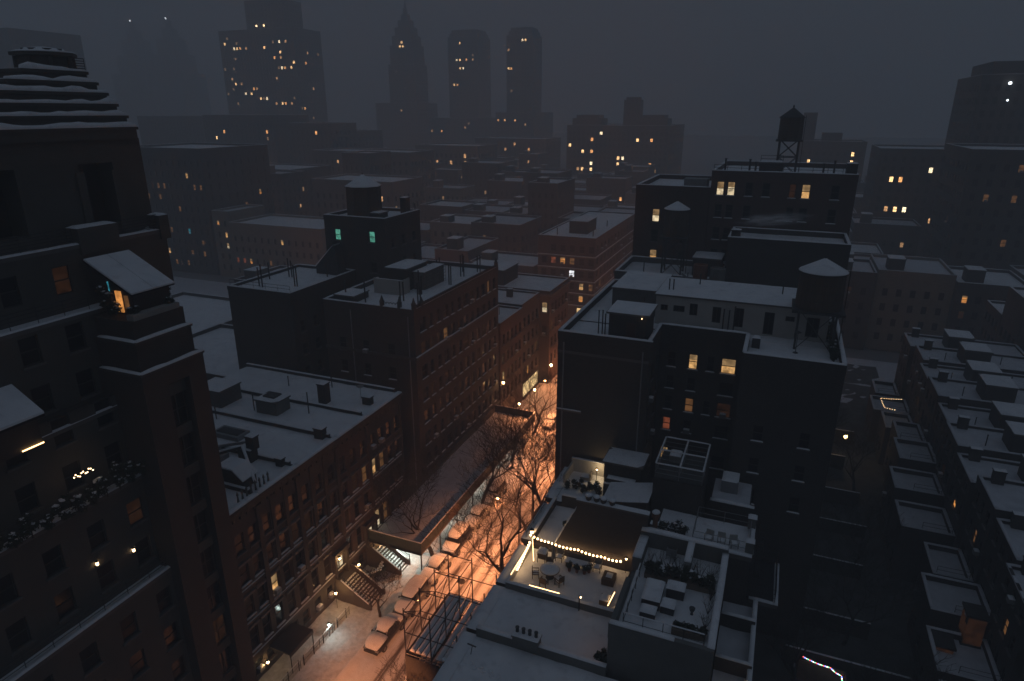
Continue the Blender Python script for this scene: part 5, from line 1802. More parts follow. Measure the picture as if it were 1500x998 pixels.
for a, b in (((-3.4, 46.2), (.8, 46.2)), ((.8, 46.2), (.8, 49.8)), ((-3.4, 46.2), (-3.4, 49.8)), ((-3.4, 49.8), (.8, 49.8))):
    railing(d2_, (*a, 15.7), (*b, 15.7), 1.1, 0, 2, mat='galv')
s = MB().box(-4.0, 1.1, 45.5, 45.9, 15.6, 16.0).box(.75, 1.15, 45.9, 50.0, 15.6, 16.0).obj('coping', 'coping', d2_)
MB().snow((-4.0, 45.7, 16.0), (1.1, 45.7, 16.0), .44, .16).snow((.95, 45.9, 16.0), (.95, 50.0, 16.0), .42, .16).obj('snow', 'snow', s, smooth=True)
for y in (46.2, 49.6):
    p = MB().box(.55, 1.15, y - .3, y + .3, 16.0, 17.0).obj('pier', 'stucco_grey', d2_)
    slab_snow(MB(), .5, 1.2, y - .35, y + .35, 17.003, .14, .12).obj('snow', 'snow', p, smooth=True)
for k in range(3):
    chair(['left snowy white deck chair by the glass rail', 'middle snowy white deck chair by the glass rail', 'right snowy white deck chair by the glass rail'][k], -2.2 + .95*k, 46.8, 15.75, R(-10 + 14*k), 'deck chairs by the glass rail', 'frame_white', .6, .9)
for k in range(3):
    shrub('snow-rounded shrub at the left of the glass-railed deck', -5.6 + .75*k, 46.9 + .4*(k % 2), 15.7, .5, .8, 'shrubs by the glass-railed deck', .9)
sl = MB().box(-4.8, -2.6, 45.2, 45.6, 13.4, 13.55).obj('canopy', 'tar', d2_)
# rear extension strip right of the grey block
ex = thing('rear_block', 'narrow lower rear extension with snowy decks at the right of the grey block', 'house', (.2, 39, 0))
MB().box(-.55, 1.9, 30, 45.4, 0, 11.5).obj('wall', 'brick_dark', ex)
MB().sheet(-.5, 1.85, 30.1, 45.3, 11.62, .35, .05, .05).obj('roof_snow', 'snow_old_dim', ex, smooth=True)
for y in (34.2, 38.2, 42.6):
    pw = MB().box(-.5, 1.9, y - .12, y + .12, 11.5, 12.8).obj('divider', 'brick_dark', ex)
    MB().snow((-.5, y, 12.8), (1.9, y, 12.8), .28, .12).obj('snow', 'snow', pw, smooth=True)
iw = MB().box(1.65, 1.95, 30, 45.4, 11.52, 12.4).obj('edge_wall', 'concrete', ex)
MB().snow((1.8, 30, 12.4), (1.8, 45.4, 12.4), .34, .14).obj('snow', 'snow', iw, smooth=True)
TINY = MB().ball((0, 0, 0), .04, 6).mesh()
TINY.materials.append(M('spark'))
bulb_string('short warm fairy string dangling at the bottom edge, right one', [(1.55, 37.0, 12.6), (1.5, 35.6, 11.9), (1.45, 34.4, 12.0)], 12, .1, .03, TINY)
bulb_string('short warm fairy string dangling at the bottom edge, left one', [(-.2, 35.6, 12.2), (.05, 34.6, 12.0), (.4, 34.2, 12.2)], 12, .1, .03, TINY)
# fire escape
fe = thing('fire_escape', 'iron fire escape balcony with snowy edge hanging right of the rear wings', 'fire escape', (2.2, 48.5, 9))
MB().box(1.1, 3.2, 46.5, 51.5, 11.6, 11.7).obj('platform', 'iron', fe)
for a, b in (((3.2, 46.5), (3.2, 51.5)), ((1.1, 46.5), (3.2, 46.5)), ((1.1, 51.5), (3.2, 51.5))):
    r_ = railing(fe, (*a, 11.7), (*b, 11.7), 1.2, .18, 3)
s = MB().box(3.1, 3.45, 46.3, 51.7, 11.3, 11.65).box(1.3, 3.1, 46.3, 46.6, 11.3, 11.65).obj('edge_beam', 'coping', fe)
MB().snow((3.28, 46.3, 11.66), (3.28, 51.7, 11.66), .36, .16).snow((1.3, 46.45, 11.66), (3.1, 46.45, 11.66), .32, .14).obj('snow', 'snow', fe, smooth=True)
lad = MB()
for s_ in (0, .45):
    lad.tube([(1.5 + s_, 49, 11.7), (1.5 + s_, 51.0, 15.6)], .03, 4)
for k in range(12):
    lad.tube([(1.5, 49 + 2*k/12, 11.8 + 3.9*k/12), (1.95, 49 + 2*k/12, 11.8 + 3.9*k/12)], .02, 3)
lad.obj('ladder', 'iron', fe)

# ------------------------------------------------------------------ scaffold on the right pavement
sf_ = thing('pipe_scaffold', 'dark pipe scaffold with snowy planks standing before the nearest roofs', 'scaffold', (-20, 37.5, 0))
xs, ys = (-22.4, -20.2, -18.0), (33.6, 36.0, 38.4, 40.8)
tops = {}
for x in xs:
    for y in ys:
        zt = 13.2 if x < -19 else 12.2
        MB().tube([(x, y, .2), (x, y, zt)], .05, 6).obj('standard', 'steel', sf_)
for z in (3, 5, 7, 9, 11, 12.9):
    for x in xs:
        if z > 12 and x > -19:
            continue
        MB().tube([(x, ys[0], z), (x, ys[-1], z)], .04, 5).obj('ledger', 'steel', sf_)
    for y in ys:
        MB().tube([(xs[0], y, z), (xs[2] if z < 12 else xs[1], y, z)], .04, 5).obj('transom', 'steel', sf_)
for k in range(3):
    MB().tube([(xs[0], ys[k], 9), (xs[0], ys[k + 1], 11)], .035, 5).obj('brace', 'steel', sf_)
    MB().tube([(xs[0], ys[k + 1], 11), (xs[0], ys[k], 12.9)], .035, 5).obj('brace', 'steel', sf_)
    MB().tube([(xs[1], ys[k], 9), (xs[1], ys[k + 1], 11)], .035, 5).obj('brace', 'steel', sf_)
for z, xa in ((7.05, -22.2), (9.05, -20.0), (9.05, -22.2)):
    for k in range(4):
        pk = MB().box(xa + .5*k, xa + .5*k + .44, 33.8, 40.6 if z > 8 or k < 2 else 37.0, z, z + .06).obj('plank', 'plank', sf_)
        slab_snow(MB(), xa + .5*k, xa + .5*k + .44, 33.8, 40.6 if z > 8 or k < 2 else 37.0, z + .063, .09, .3).obj('snow', 'snow', pk, smooth=True)
MB().box(-22.50, -22.47, 33.6, 40.8, .3, 8.9).obj('netting', 'netting', sf_)
MB().box(-22.4, -18, 33.48, 33.5, .3, 8.9).obj('netting', 'netting', sf_)

# ================================================================== street lamps
def cobra(label, x, y, z, side, power, reach=2.4, cone=122, aim=None, blend=.75):
    """side +1: post stands to the right (+x) of the head"""
    t = thing('street_lamp', label, 'street lamp', (x + side*reach, y, 0), 'street lamps')
    px = x + side*reach
    MB().lathe([(.2, .1), (.16, .5), (.1, .7), (.07, z - .6)], px, y, 8).obj('pole', 'steel', t)
    MB().tube([(px, y, z - .9), (px, y, z - .3), (px - side*.5, y, z + .1), (x + side*.3, y, z + .12)], .045, 6).obj('arm', 'steel', t)
    hd = MB().box(x - .35, x + .35, y - .14, y + .14, z + .04, z + .2).obj('head', 'galv', t)
    MB().ball((x, y, z - .02), .19, 10, .6).obj('lens', 'sodium', t, smooth=True)
    MB().snow((x - .33, y, z + .2), (x + .33, y, z + .2), .26, .08, .2).obj('snow', 'snow', t, smooth=True)
    l = bpy.data.lights.new('lamp_light', 'SPOT')
    l.energy = power
    l.color = (1.0, .33, .12)
    l.spot_size = R(cone)
    l.spot_blend = blend
    l.shadow_soft_size = .16
    o = bpy.data.objects.new('lamp_light', l)
    COL.objects.link(o)
    o.parent = t
    o.location = Vector((x, y, z - .18)) - WL[t]
    if aim:
        o.rotation_euler = (Vector(aim) - Vector((x, y, z))).to_track_quat('-Z', 'Y').to_euler()
    return t


cobra('glowing street lamp head among bare branches over the road', -24.0, 55.0, 9.6, 1, 9500, cone=140, blend=.9)
cobra('street lamp over the road near the bottom, hidden behind the nearest roofs', -24.4, 27.0, 9.6, 1, 10500, cone=92, aim=(-26.0, 45.5, 0), blend=.7)
cobra('street lamp on the left pavement by the far end of the sidewalk shed', -30.4, 88.0, 9.2, -1, 8000, cone=140, blend=.8)
cobra('street lamp at the far end of the street nearest the avenue corner', -30.0, 108.0, 9.4, -1, 8000, cone=150, blend=.8)
cobra('street lamp over the right kerb halfway along the street', -23.6, 77.0, 9.6, 1, 9500, cone=140, blend=.9)
AV = ['nearest the side street', 'second from the side street', 'farthest from the side street']
for k, x in enumerate((-55, -82, -106)):
    cobra('street lamp on the avenue behind the houses, ' + AV[k], x, 131.0, 9.2, -1, 4500, cone=165)
for x, y in ((-70, 173.5), (-112, 173.5), (-92, 199.5), (-62, 225.5), (-108, 251.5), (-76, 277.5), (-130, 303.5)):
    cobra('unseen street lamp added in the lanes of the low blocks beyond the avenue', x, y, 9.2, -1, 9000, cone=170)  # unseen lamps, added to warm the haze over the low blocks
cobra('street lamp on the avenue crossing, right of the street end', -12.0, 131.0, 9.2, 1, 9000, cone=165)
cobra('street lamp beside the banded apartment house across the avenue', -30.4, 158.0, 9.2, -1, 8000, cone=150)
for k, (x, y, z, lab) in enumerate(((-36.2, 92.0, 2.3, 'white globe lamp at a doorway past the shed'), (-34.0, 93.4, 4.6, 'small globe lamp on a thin post past the shed'), (-37.8, 89.2, 6.9, 'orange lamp on the wall at the end of the shed'), (-32.2, 96.2, 8.2, 'high lamp at the street end, upper one'), (-31.6, 103.0, 5.2, 'low lamp at the street end beside the big house edge'))):
    lantern(lab, x, y, z, 30 if k < 3 else 60, (1, .6, .26), 'lantern', post=z - .2 if k != 2 else None, size=1.7, name='post_lantern' if k != 2 else 'wall_lantern')

# ================================================================== parked cars under snow
def loft(rings):
    mb = MB()
    n = len(rings[0])
    for r in rings:
        mb.v += r
    for i in range(len(rings) - 1):
        for k in range(n):
            j = (k + 1) % n
            mb.f.append((i*n + k, i*n + j, (i+1)*n + j, (i+1)*n + k))
    mb.f.append(tuple(range(n - 1, -1, -1)))
    mb.f.append(tuple((len(rings) - 1)*n + k for k in range(n)))
    return mb


def ring(y, w, z0, z1, p=3.2, n=16):
    c, h = (z0 + z1)/2, (z1 - z0)/2
    o = []
    for k in range(n):
        a = 2*PI*k/n
        ca, sa = math.cos(a), math.sin(a)
        o.append((w*math.copysign(abs(ca)**(2/p), ca), y, c + h*math.copysign(abs(sa)**(2/p), sa)))
    return o


def make_car(label, kind, paint, snow=1.0):
    t = thing('parked_car', label, 'car', (0, 0, 0), 'cars parked along the left kerb')
    t.scale = (1.06, 1.06, 1.04)
    L, W = (4.6, .90) if kind != 'suv' else (4.7, .95)
    hood = .92 if kind != 'suv' else 1.08
    top = 1.45 if kind != 'suv' else 1.82
    h = L/2
    pr = [(-h, .70, .45, hood - .32), (-h + .1, .82, .32, hood - .16), (-h + .5, W, .25, hood - .06), (-h + 1.3, W, .22, hood), (0, W, .22, hood + .02), (h - 1.2, W, .22, hood + .01), (h - .4, W*.97, .26, hood - .02), (h - .08, .80, .34, hood - .12), (h, .68, .46, hood - .28)]
    loft([ring(*p) for p in pr]).obj('body', paint, t, smooth=True)
    if kind == 'suv':
        cp = [(-h + 1.15, W*.86, hood - .1, hood + .02), (-h + 1.75, W*.82, hood - .1, top - .05), (-.1, W*.80, hood - .1, top), (h - .55, W*.79, hood - .1, top - .03), (h - .18, W*.80, hood - .1, hood + .1)]
    else:
        cp = [(-h + 1.25, W*.86, hood - .1, hood + .02), (-h + 2.05, W*.78, hood - .1, top - .03), (.25, W*.76, hood - .1, top), (h - 1.5, W*.77, hood - .1, top - .08), (h - .75, W*.84, hood - .1, hood + .03)]
    loft([ring(*p, 4) for p in cp]).obj('cabin_glass', 'glass', t, smooth=True)
    yr = (cp[1][0], cp[3][0])
    rf = loft([ring(yr[0] - .08, cp[1][1]*.86, top - .12, top - .01, 4), ring((yr[0] + yr[1])/2, cp[2][1]*.95, top - .08, top + .04, 4), ring(yr[1] + .08, cp[3][1]*.9, top - .13, top, 4)]).obj('roof_panel', paint, t, smooth=True)
    for sx in (-1, 1):
        pil = MB()
        for yy in (cp[1][0], cp[2][0], cp[3][0]):
            pil.tube([(sx*W*.9, yy + .02, hood - .02), (sx*cp[2][1]*.97, yy + (.12 if yy < 0 else -.05), top - .06)], .04, 4)
        pil.obj('pillars', paint, t)
        MB().box(sx*(W + .02) - .09, sx*(W + .02) + .09, cp[0][0] + .35, cp[0][0] + .5, hood + .02, hood + .17).obj('mirror', paint, t)
        MB().box(sx*.62 - .16, sx*.62 + .16, -h - .005, -h + .12, hood - .36, hood - .2).obj('headlight', 'galv', t)
        MB().box(sx*.62 - .12, sx*.62 + .12, h - .1, h + .005, hood - .34, hood - .16).obj('tail_light', 'paint_red', t)
        for yy in (-h + .88, h - .88):
            wv = MB()
            pts = [(r, x) for r, x in ((.20, 0), (.30, .0), (.33, .04), (.33, .18), (.30, .22), (.2, .22))]
            n = 16
            b0 = len(wv.v)
            for r, xx in pts:
                for k in range(n):
                    a = 2*PI*k/n
                    wv.v.append((sx*(W - .2 + xx), yy + r*math.cos(a), .33 + r*math.sin(a)))
            for i in range(len(pts) - 1):
                for k in range(n):
                    j = (k + 1) % n
                    wv.f.append((b0 + i*n + k, b0 + i*n + j, b0 + (i+1)*n + j, b0 + (i+1)*n + k))
            wh = wv.obj('tyre', 'rubber', t)
            wr = MB().tube([(sx*(W - .15), yy, .33), (sx*(W - .01), yy, .33)], .21, 10)
            wr.obj('rim', 'galv', wh)
    MB().box(-.7, .7, -h - .05, -h + .1, .3, .5).obj('front_bumper', 'rubber', t)
    MB().box(-.7, .7, h - .1, h + .05, .32, .52).obj('rear_bumper', 'rubber', t)
    # the blanket of snow
    def lump(y, w, z0, z1):
        q = 1 + .10*noise.noise(Vector((y*1.3, w*3, 1)))
        return [(x, yy, z if z < z0 + .03 else z0 + (z - z0)*q) for x, yy, z in ring(y, w, z0, z1, 2.6)]
    s = .17*snow
    loft([lump(yr[0] - .35, cp[1][1]*.7, top - .22, top - .1), lump(yr[0], cp[1][1]*.93, top - .04, top + s), lump((yr[0] + yr[1])/2, cp[2][1]*1.06, top - .10, top + s*1.5), lump(yr[1], cp[3][1]*.95, top - .05, top + s), lump(yr[1] + .3, cp[3][1]*.7, top - .22, top - .08)]).obj('roof_snow', 'snow', t, smooth=True)
    loft([lump(-h + .05, .6, hood - .3, hood - .2), lump(-h + .35, .8, hood - .14, hood + s*.8), lump(-h + .9, .86, hood - .08, hood + s*1.3), lump(cp[0][0] + .25, .84, hood - .05, hood + s*1.6)]).obj('hood_snow', 'snow', t, smooth=True)
    if kind != 'suv':
        loft([lump(cp[-1][0] - .2, .84, hood - .05, hood + s*1.4), lump(h - .4, .82, hood - .1, hood + s*.8), lump(h - .03, .6, hood - .26, hood - .14)]).obj('boot_snow', 'snow', t, smooth=True)
    if snow > .8:
        rw = MB()
        rw.poly([(.6, cp[-1][0] - .1, hood + .12), (-.6, cp[-1][0] - .1, hood + .12), (-.58, cp[3][0] + .03, top - .05), (.58, cp[3][0] + .03, top - .05)])
        rw.obj('rear_window_snow', 'snow', t)
        ws = MB()
        ws.poly([(-.6, cp[0][0] + .16, hood + .1), (.6, cp[0][0] + .16, hood + .1), (.56, cp[1][0] - .02, top - .06), (-.56, cp[1][0] - .02, top - .06)])
        ws.obj('windscreen_snow', 'snow', t)
    return t


CARS = [(-30.35, 42.2, 'sedan', 'paint_dark', 1.35, 'nearest snow-buried sedan parked below the little street tree'),
        (-30.3, 47.2, 'suv', 'paint_grey', 1.4, 'tall snow-covered vehicle parked opposite the lit stoop'),
        (-30.3, 52.3, 'sedan', 'paint_white', 1.2, 'snow-covered sedan parked at the near end of the sidewalk shed'),
        (-30.35, 57.6, 'suv', 'paint_dark', .55, 'boxy vehicle with dark windows and thin roof snow parked by the shed'),
        (-30.3, 63.0, 'sedan', 'paint_white', 1.1, 'pale snow-covered sedan parked beyond the boxy vehicle'),
        (-30.3, 68.4, 'suv', 'paint_white', 1.2, 'snow-covered vehicle parked beside the middle of the shed'),
        (-30.3, 91.5, 'sedan', 'paint_dark', 1.1, 'snow-covered sedan parked past the shed under the far lamps')]
for x, y, kd, pt_, sn_, lab in CARS:
    c = make_car(lab, kd, pt_, sn_)
    c.location = (x + random.uniform(-.08, .08), y, .1)
    c.rotation_euler = (0, 0, R(random.uniform(-1.5, 1.5)))


# ================================================================== bare street trees
def bare_tree(label, x, y, z, h, seed, group, lean=(0, 0), trunk=.17, levels=5, spread=.55, name='bare_tree', first=.30):
    rnd = random.Random(seed)
    t = thing(name, label, 'tree', (x, y, z), group)
    tr = MB()
    br = MB()
    tips = [0]

    def grow(p, d, L, r, lv):
        n = 4 if lv > 1 else 2
        pts = [p]
        rad = [r]
        dd = d.copy()
        q = p.copy()
        for i in range(n):
            dd = (dd + Vector((rnd.gauss(0, .15), rnd.gauss(0, .15), rnd.gauss(.03, .08)))).normalized()
            q = q + dd*(L/n)
            pts.append(q.copy())
            rad.append(max(.013, r*(1 - .38*(i + 1)/n)))
        (tr if lv >= levels else br).tube(pts, rad, 7 if lv >= levels - 1 else (4 if lv > 2 else 3), lv > 3)
        if lv <= 0:
            return
        k = {levels: 4, levels - 1: 3}.get(lv, rnd.choice((2, 3, 3)))
        base = rnd.uniform(0, 6.28)
        for i in range(k):
            a = base + 6.28*i/k + rnd.gauss(0, .4)
            side = Vector((math.cos(a), math.sin(a), rnd.uniform(-.1, .2)))
            s_ = spread*rnd.uniform(.75, 1.35)
            nd = (dd*.8 + side*s_ + Vector((0, 0, .10))).normalized()
            j = -1 if i < 2 else rnd.choice((-2, -3)) if n > 2 else -2
            grow(pts[j], nd, L*rnd.uniform(.66, .86), max(.014, rad[j]*rnd.uniform(.60, .76)), lv - 1)
    grow(Vector((x, y, z)), Vector((lean[0], lean[1], 1)).normalized(), h*first, trunk, levels)
    tr.obj('trunk', 'bark', t, smooth=True)
    br.obj('branches', 'bark', t)
    return t


bare_tree('slim bare street tree between the stoop and the snow-buried sedan', -32.3, 44.3, .2, 5.8, 11, 'street trees', (.08, .1), .16, 6, .7)
bare_tree('bare tree growing at the front corner of the sidewalk shed', -32.1, 54.8, .2, 12.5, 5, 'street trees', (-.08, .06), .26, 7, .6)
bare_tree('tall dark bare tree over the road in front of the lamp, nearest of the pair', -22.3, 52.6, .2, 17, 23, 'street trees', (-.25, .0), .34, 7, .6)
bare_tree('tall dark bare tree over the road, right one of the pair', -22.2, 58.6, .2, 17, 8, 'street trees', (-.14, .1), .34, 7, .58)
bare_tree('bare tree at the right pavement before the big house corner', -22.4, 66.5, .2, 15, 17, 'street trees', (-.12, .0), .28, 6, .5)
bare_tree('bare tree rising by the road side edge of the shed', -31.0, 66.0, .2, 14, 31, 'street trees', (.1, .0), .26, 6, .55)
bare_tree('bare tree beyond the shed middle on the left kerb', -31.0, 76.2, .2, 14, 41, 'street trees', (.05, .0), .26, 6, .55)
bare_tree('bare tree near the far end of the shed', -31.8, 87.5, .2, 13, 43, 'street trees', (.05, .0), .24, 6, .5)
bare_tree('bare twiggy tree top at the bottom edge of the street beside the scaffold', -21.9, 33.0, .2, 8.0, 51, 'street trees', (-.18, .1), .16, 6, .6)

# ================================================================== gardens and houses to the right
for k, (x, y, h, sd_) in enumerate(((6.0, 50, 9, 71), (10.5, 58, 11, 72), (5.5, 66, 9, 73), (12.0, 70, 10, 74), (8.5, 80, 11, 75), (13.5, 88, 9, 76), (9, 98, 10, 77), (13, 48, 9, 78))):
    bare_tree('dark bare tree in the unlit back gardens, ' + ['near left', 'tall near middle', 'left beside the big house', 'right middle', 'tall central', 'far right', 'farthest', 'near right'][k] + ' one', x, y, 0, h, sd_, 'back garden trees', (0, 0), .2, 6, .6)
for k in range(9):
    y = 36 + 8.2*k + random.uniform(-2, 2)
    t = thing('garden_wall', 'low snow-capped garden wall, ' + ['nearest', 'second', 'third', 'fourth', 'fifth', 'sixth', 'seventh', 'eighth', 'farthest'][k] + ' across the dark back gardens', 'wall', (9, y, 0), 'garden walls')
    gx0, gx1, gz = random.uniform(2.6, 6), random.uniform(10, 15.5), random.uniform(1.3, 2.2)
    MB().box(gx0, gx1, y - .12, y + .12, 0, gz).obj('wall', 'brick_dark', t)
    MB().snow((gx0, y, gz), (gx1, y, gz), .2, .06, 1).obj('snow', 'snow', t, smooth=True)
ORD = ['nearest','second','third','fourth','fifth','sixth','seventh','eighth','ninth','tenth','farthest']
HR = [(44, 50.5, 13.6), (50.6, 57, 13.0), (57.1, 63.5, 13.4), (63.6, 70, 14.2), (70.1, 76.6, 13.2), (76.7, 83, 14.0), (83.1, 90, 13.5), (90.1, 97, 14.4), (97.1, 104, 13.8), (104.1, 111, 14.3), (111.1, 118, 14.0)]
rr = random.Random(9)
for k, (ya, yb, z) in enumerate(HR):
    x0 = 21.0 + rr.uniform(-.5, .7)
    root = building('row_house', 'snow-roofed row house beyond the back gardens, ' + ORD[k] + ' of its row', 'house', x0, 36, ya, yb, z, 'brick_dark',
                    {'W': spec(ya + .3, yb - .3, 3, .95, 2.2, 3.1, 4, 1.6), 'S': dict(cols=[(27, .9)], rows=[(z - 2.6, 1.0)], skip=set())},
                    lit={('W', 1, 2): rr.choice([None, None, 'lit_faint', 'lit_dim']), ('W', 0, 1): rr.choice([None, 'lit_faint', None])}, par=.5, group='row houses beyond the back gardens', res=.8, sill='coping', snowmat='snow_old_dim')  # greyer snow puts the darkening towards the right edge into the colour
    b = bulkhead(root, x0 + 5, x0 + 8.2, ya + 1, yb - 2, z - .5, z + 1.9)
    chimney(root, x0 + 1, x0 + 2.0, yb - .8, yb - .2, z - .5, z + 1.1)
    vent_pipes(root, [(x0 + 3, ya + 2), (x0 + 10, ya + 3)], z - .5, 1.3)
    ez = rr.uniform(5.5, 8.5)
    ex_ = building('rear_wing', 'low snow-topped rear wing in the back gardens, ' + ORD[k] + ' of its row', 'house', x0 - rr.uniform(3.2, 5.5), x0 - .02, ya + .3, yb - .8, ez, 'brick_dark',
                   {'W': spec(ya + .5, yb - 1, 2, 1.1, 1.2, 2.9, int((ez - 1.5)//2.9) or 1, 1.5)}, par=.7, group='rear wings in the back gardens', res=.8, snowmat='snow_old_dim')  # same greyer snow, edge darkening painted into the wing roofs
    r_ = railing(ex_, (x0 - 3.0, ya + .5, ez), (x0 - .3, ya + .5, ez), .8, rails=2)
for k in range(7):
    ya = 70 + 10*k
    building('row_house', 'taller dark house at the right edge behind the garden row, ' + ORD[k] + ' of seven', 'house', 36.5, 50, ya, ya + 9.8, 15.5 + 2.5*((k*7) % 3), 'brick_dark', {'W': spec(ya + .5, ya + 9.3, 4, 1, 3, 3.1, 4, 1.6)}, par=.6, group='taller houses at the right', joined=True, res=1.5)
# lights over there
TW = [MB().ball((0, 0, 0), .05, 6).mesh() for _ in range(4)]
for me, mm in zip(TW, ('fairy_r', 'fairy_b', 'fairy_w', 'fairy_g')):
    me.materials.append(M(mm))
bulb_string('multicoloured fairy lights along a garden fence at the bottom right', [(6.5, 52.0, 2.6), (8.8, 52.0, 2.2), (9.6, 51.2, 2.4), (9.9, 48.5, 2.0)], 44, .12, .02, TW)
t = thing('garden_fence', 'garden fence carrying the multicoloured fairy lights', 'fence', (8, 52, 0))
MB().box(6.3, 10.0, 52.05, 52.12, 0, 2.1).box(9.96, 10.03, 46, 52.05, 0, 2.0).obj('panel', 'plank', t)
bulb_string('bent string of amber fairy lights on a deck among the dark rear wings', [(19.4, 101.9, 8.7), (16.6, 101.5, 8.6), (17.0, 99.6, 8.0), (18.4, 99.2, 8.0)], 20, .05, .02, TINY)
lantern('bright garden lamp in the dark gardens beside the big apartment house', 12.4, 96.5, 3.6, 25, (1, .62, .3), 'lantern', post=3.4, size=2.0, name='post_lantern')
for k, (x, y, z, m, lab) in enumerate(((20.75, 72.6, 8.2, 'lit_amber', 'tall amber lit glazed porch on a rear wing at far right'), (16.4, 54.0, 4.5, 'lit_faint', 'amber lit glazed door at the lower right'), (18.6, 55.5, 7.0, 'lit_faint', 'dim amber glazed bay at the lower right'))):
    t = thing('glazed_porch', lab, 'porch', (x, y, z - 1.5))
    MB().box(x - .1, x + 1.4, y - .1, y + 1.6, z - 2.2, z - 1.6).obj('plinth', 'frame_dark', t)
    MB().box(x - .15, x + 1.5, y - .15, y + 1.7, z + 1.1, z + 1.3).obj('porch_roof', 'frame_dark', t)
    for j in range(3):
        MB().box(x, x + .04, y + .55*j + .04, y + .55*j + .46, z - 1.2, z + .2 + .3*j).obj('pane', m, t)
    MB().box(x + .05, x + 1.35, y - .02, y + .03, z - 1.6, z + 1.1).obj('side_pane', 'lit_faint', t)

# ================================================================== the far city
WINB = {}


def far_building(name, label, x0, x1, y0, y1, z1, wall, nS, nE, pitch=3.4, lits=(), w=1.3, h=1.8, group=None, seed=0, prob=.02, res=4, snow=True, par=.8, z0=0, W=False, snowmat='snow'):
    nr = max(1, int((z1 - z0 - 3)/pitch))
    fc = {}
    if nS:
        fc['S'] = spec(x0 + .6, x1 - .6, nS, w, z0 + 2.2, pitch, nr, h)
    if nE and x1 < 0:
        fc['E'] = spec(y0 + .6, y1 - .6, nE, w, z0 + 2.2, pitch, nr, h)
    if nE and x0 > 0:
        fc['W'] = spec(y0 + .6, y1 - .6, nE, w, z0 + 2.2, pitch, nr, h)
    lit = {}
    if nS:
        cs_ = fc['S']['cols']
        for (lx, lz, lm) in lits:
            ci = min(range(nS), key=lambda i: abs(cs_[i][0] - lx))
            k = round((lz - 2.2 - z0 - h/2)/pitch)
            if 0 <= k < nr:
                lit[('S', ci, k)] = lm
    fl = ('lit_dim', 'lit_faint', 'lit_amber', 'lit_dim', 'lit_faint')
    if y0 > 190:
        lit = {k: (v.replace('lit_', 'far_') if v and v.replace('lit_', 'far_') in SPEC else v) for k, v in lit.items()}
        fl = ('far_dim', 'far_faint', 'far_amber', 'far_dim', 'far_faint', 'far_faint')
    st = random.getstate()
    random.seed(seed)
    b = building(name, label, 'building', x0, x1, y0, y1, z1, wall, fc, z0, lit=lit, joined=True, par=par, group=group, res=res, snowstep=4, litp=prob, lits=fl, snow=snow, snowmat=snowmat)
    random.setstate(st)
    return b


def L_(pts, m='lit_warm', every=None):
    ms = ['lit_warm', 'lit_pale', 'lit_warm', 'lit_amber', 'lit_dim']
    return [(x, z, ms[i % 5] if m == 'mix' else m) for i, (x, z) in enumerate(pts)]


SL = [(-413.5, 96.7), (-406.1, 92.6), (-402, 92.6), (-398.7, 92.3), (-394.1, 92.2), (-375.7, 92.1), (-360.4, 95.8), (-360.5, 91.2), (-368.0, 87.7), (-362.1, 84.2), (-351.4, 83.9), (-362.8, 79.5), (-353.9, 79.3), (-358, 79.3), (-410.3, 72.7), (-407.7, 68.1), (-398.9, 59.6), (-395, 59.6), (-390.2, 63.5), (-367.9, 71.0), (-384.1, 55.5), (-379.3, 56.0), (-364.8, 52.0), (-360.9, 51.9), (-356.4, 51.9)]
f = far_building('slab_tower', 'broad dark slab tower in the mist with scattered lit windows', -419, -348, 430, 462, 106, 'far_wall', 24, 10, 3.6, L_(SL, 'mix'), 1.8, 1.9, seed=1, prob=.04)
building('', '', '', -394, -359, 434, 456, 126, 'far_wall', {'S': spec(-393.4, -359.6, 10, 1.8, 107.2, 3.6, 5, 1.9), 'E': spec(434.6, 455.4, 6, 1.8, 107.2, 3.6, 5, 1.9)}, 105, joined=True, res=4, root=f, snowstep=4)
for x in (-382, -375):
    t = thing('roof_beacon', ('left' if x < -380 else 'right') + ' one of two small orange beacons on the slab tower', 'beacon', (x, 431, 106))
    MB().lathe([(.3, 106.1), (.2, 107.6)], x, 431, 6).obj('stand', 'steel', t)
    MB().ball((x, 431, 108.2), .8, 6).obj('lamp', 'spark', t)
# spired tower
sp_ = thing('spired_tower', 'slender tower tapering to a spire in the mist', 'building', (-336, 570, 0))
far_building('tower_base', 'wide lower block at the foot of the spired tower', -361, -317, 552, 590, 55, 'far_wall', 12, 8, 3.5, (), 1.6, 1.9, seed=3)
sb = building('', '', '', -350, -322, 560, 582, 88, 'far_wall', {'S': spec(-349, -323, 9, 1.6, 56, 3.6, 8, 1.9), 'E': spec(561, 581, 6, 1.6, 56, 3.6, 8, 1.9)}, 50, joined=True, res=4, root=sp_,
              lit={('S', 4, 8): 'lit_warm', ('S', 2, 7): 'lit_dim', ('S', 5, 3): 'lit_faint'})
zz = 88
for k, (hw, zt) in enumerate(((12.2, 104), (10.3, 112), (8.0, 119), (5.6, 125), (3.2, 130), (1.6, 135))):
    c = MB().box(-336 - hw, -336 + hw, 571 - hw*.8, 571 + hw*.8, zz - .05, zt).obj('setback', 'far_wall', sp_)
    zz = zt
MB().lathe([(1.2, 135), (.5, 140), (.1, 147)], -336, 571, 8).obj('spire', 'far_wall', sp_)
for (x, z) in ((-336.3, 106.4), (-337.4, 103), (-334.4, 103)):
    MB().box(x - .9, x + .9, 571 - 10.3*.8 - .15 if z > 104 else 571 - 12.2*.8 - .15, 571 - 6, z - .8, z + .8).obj('lit_window', 'far_warm', sp_)
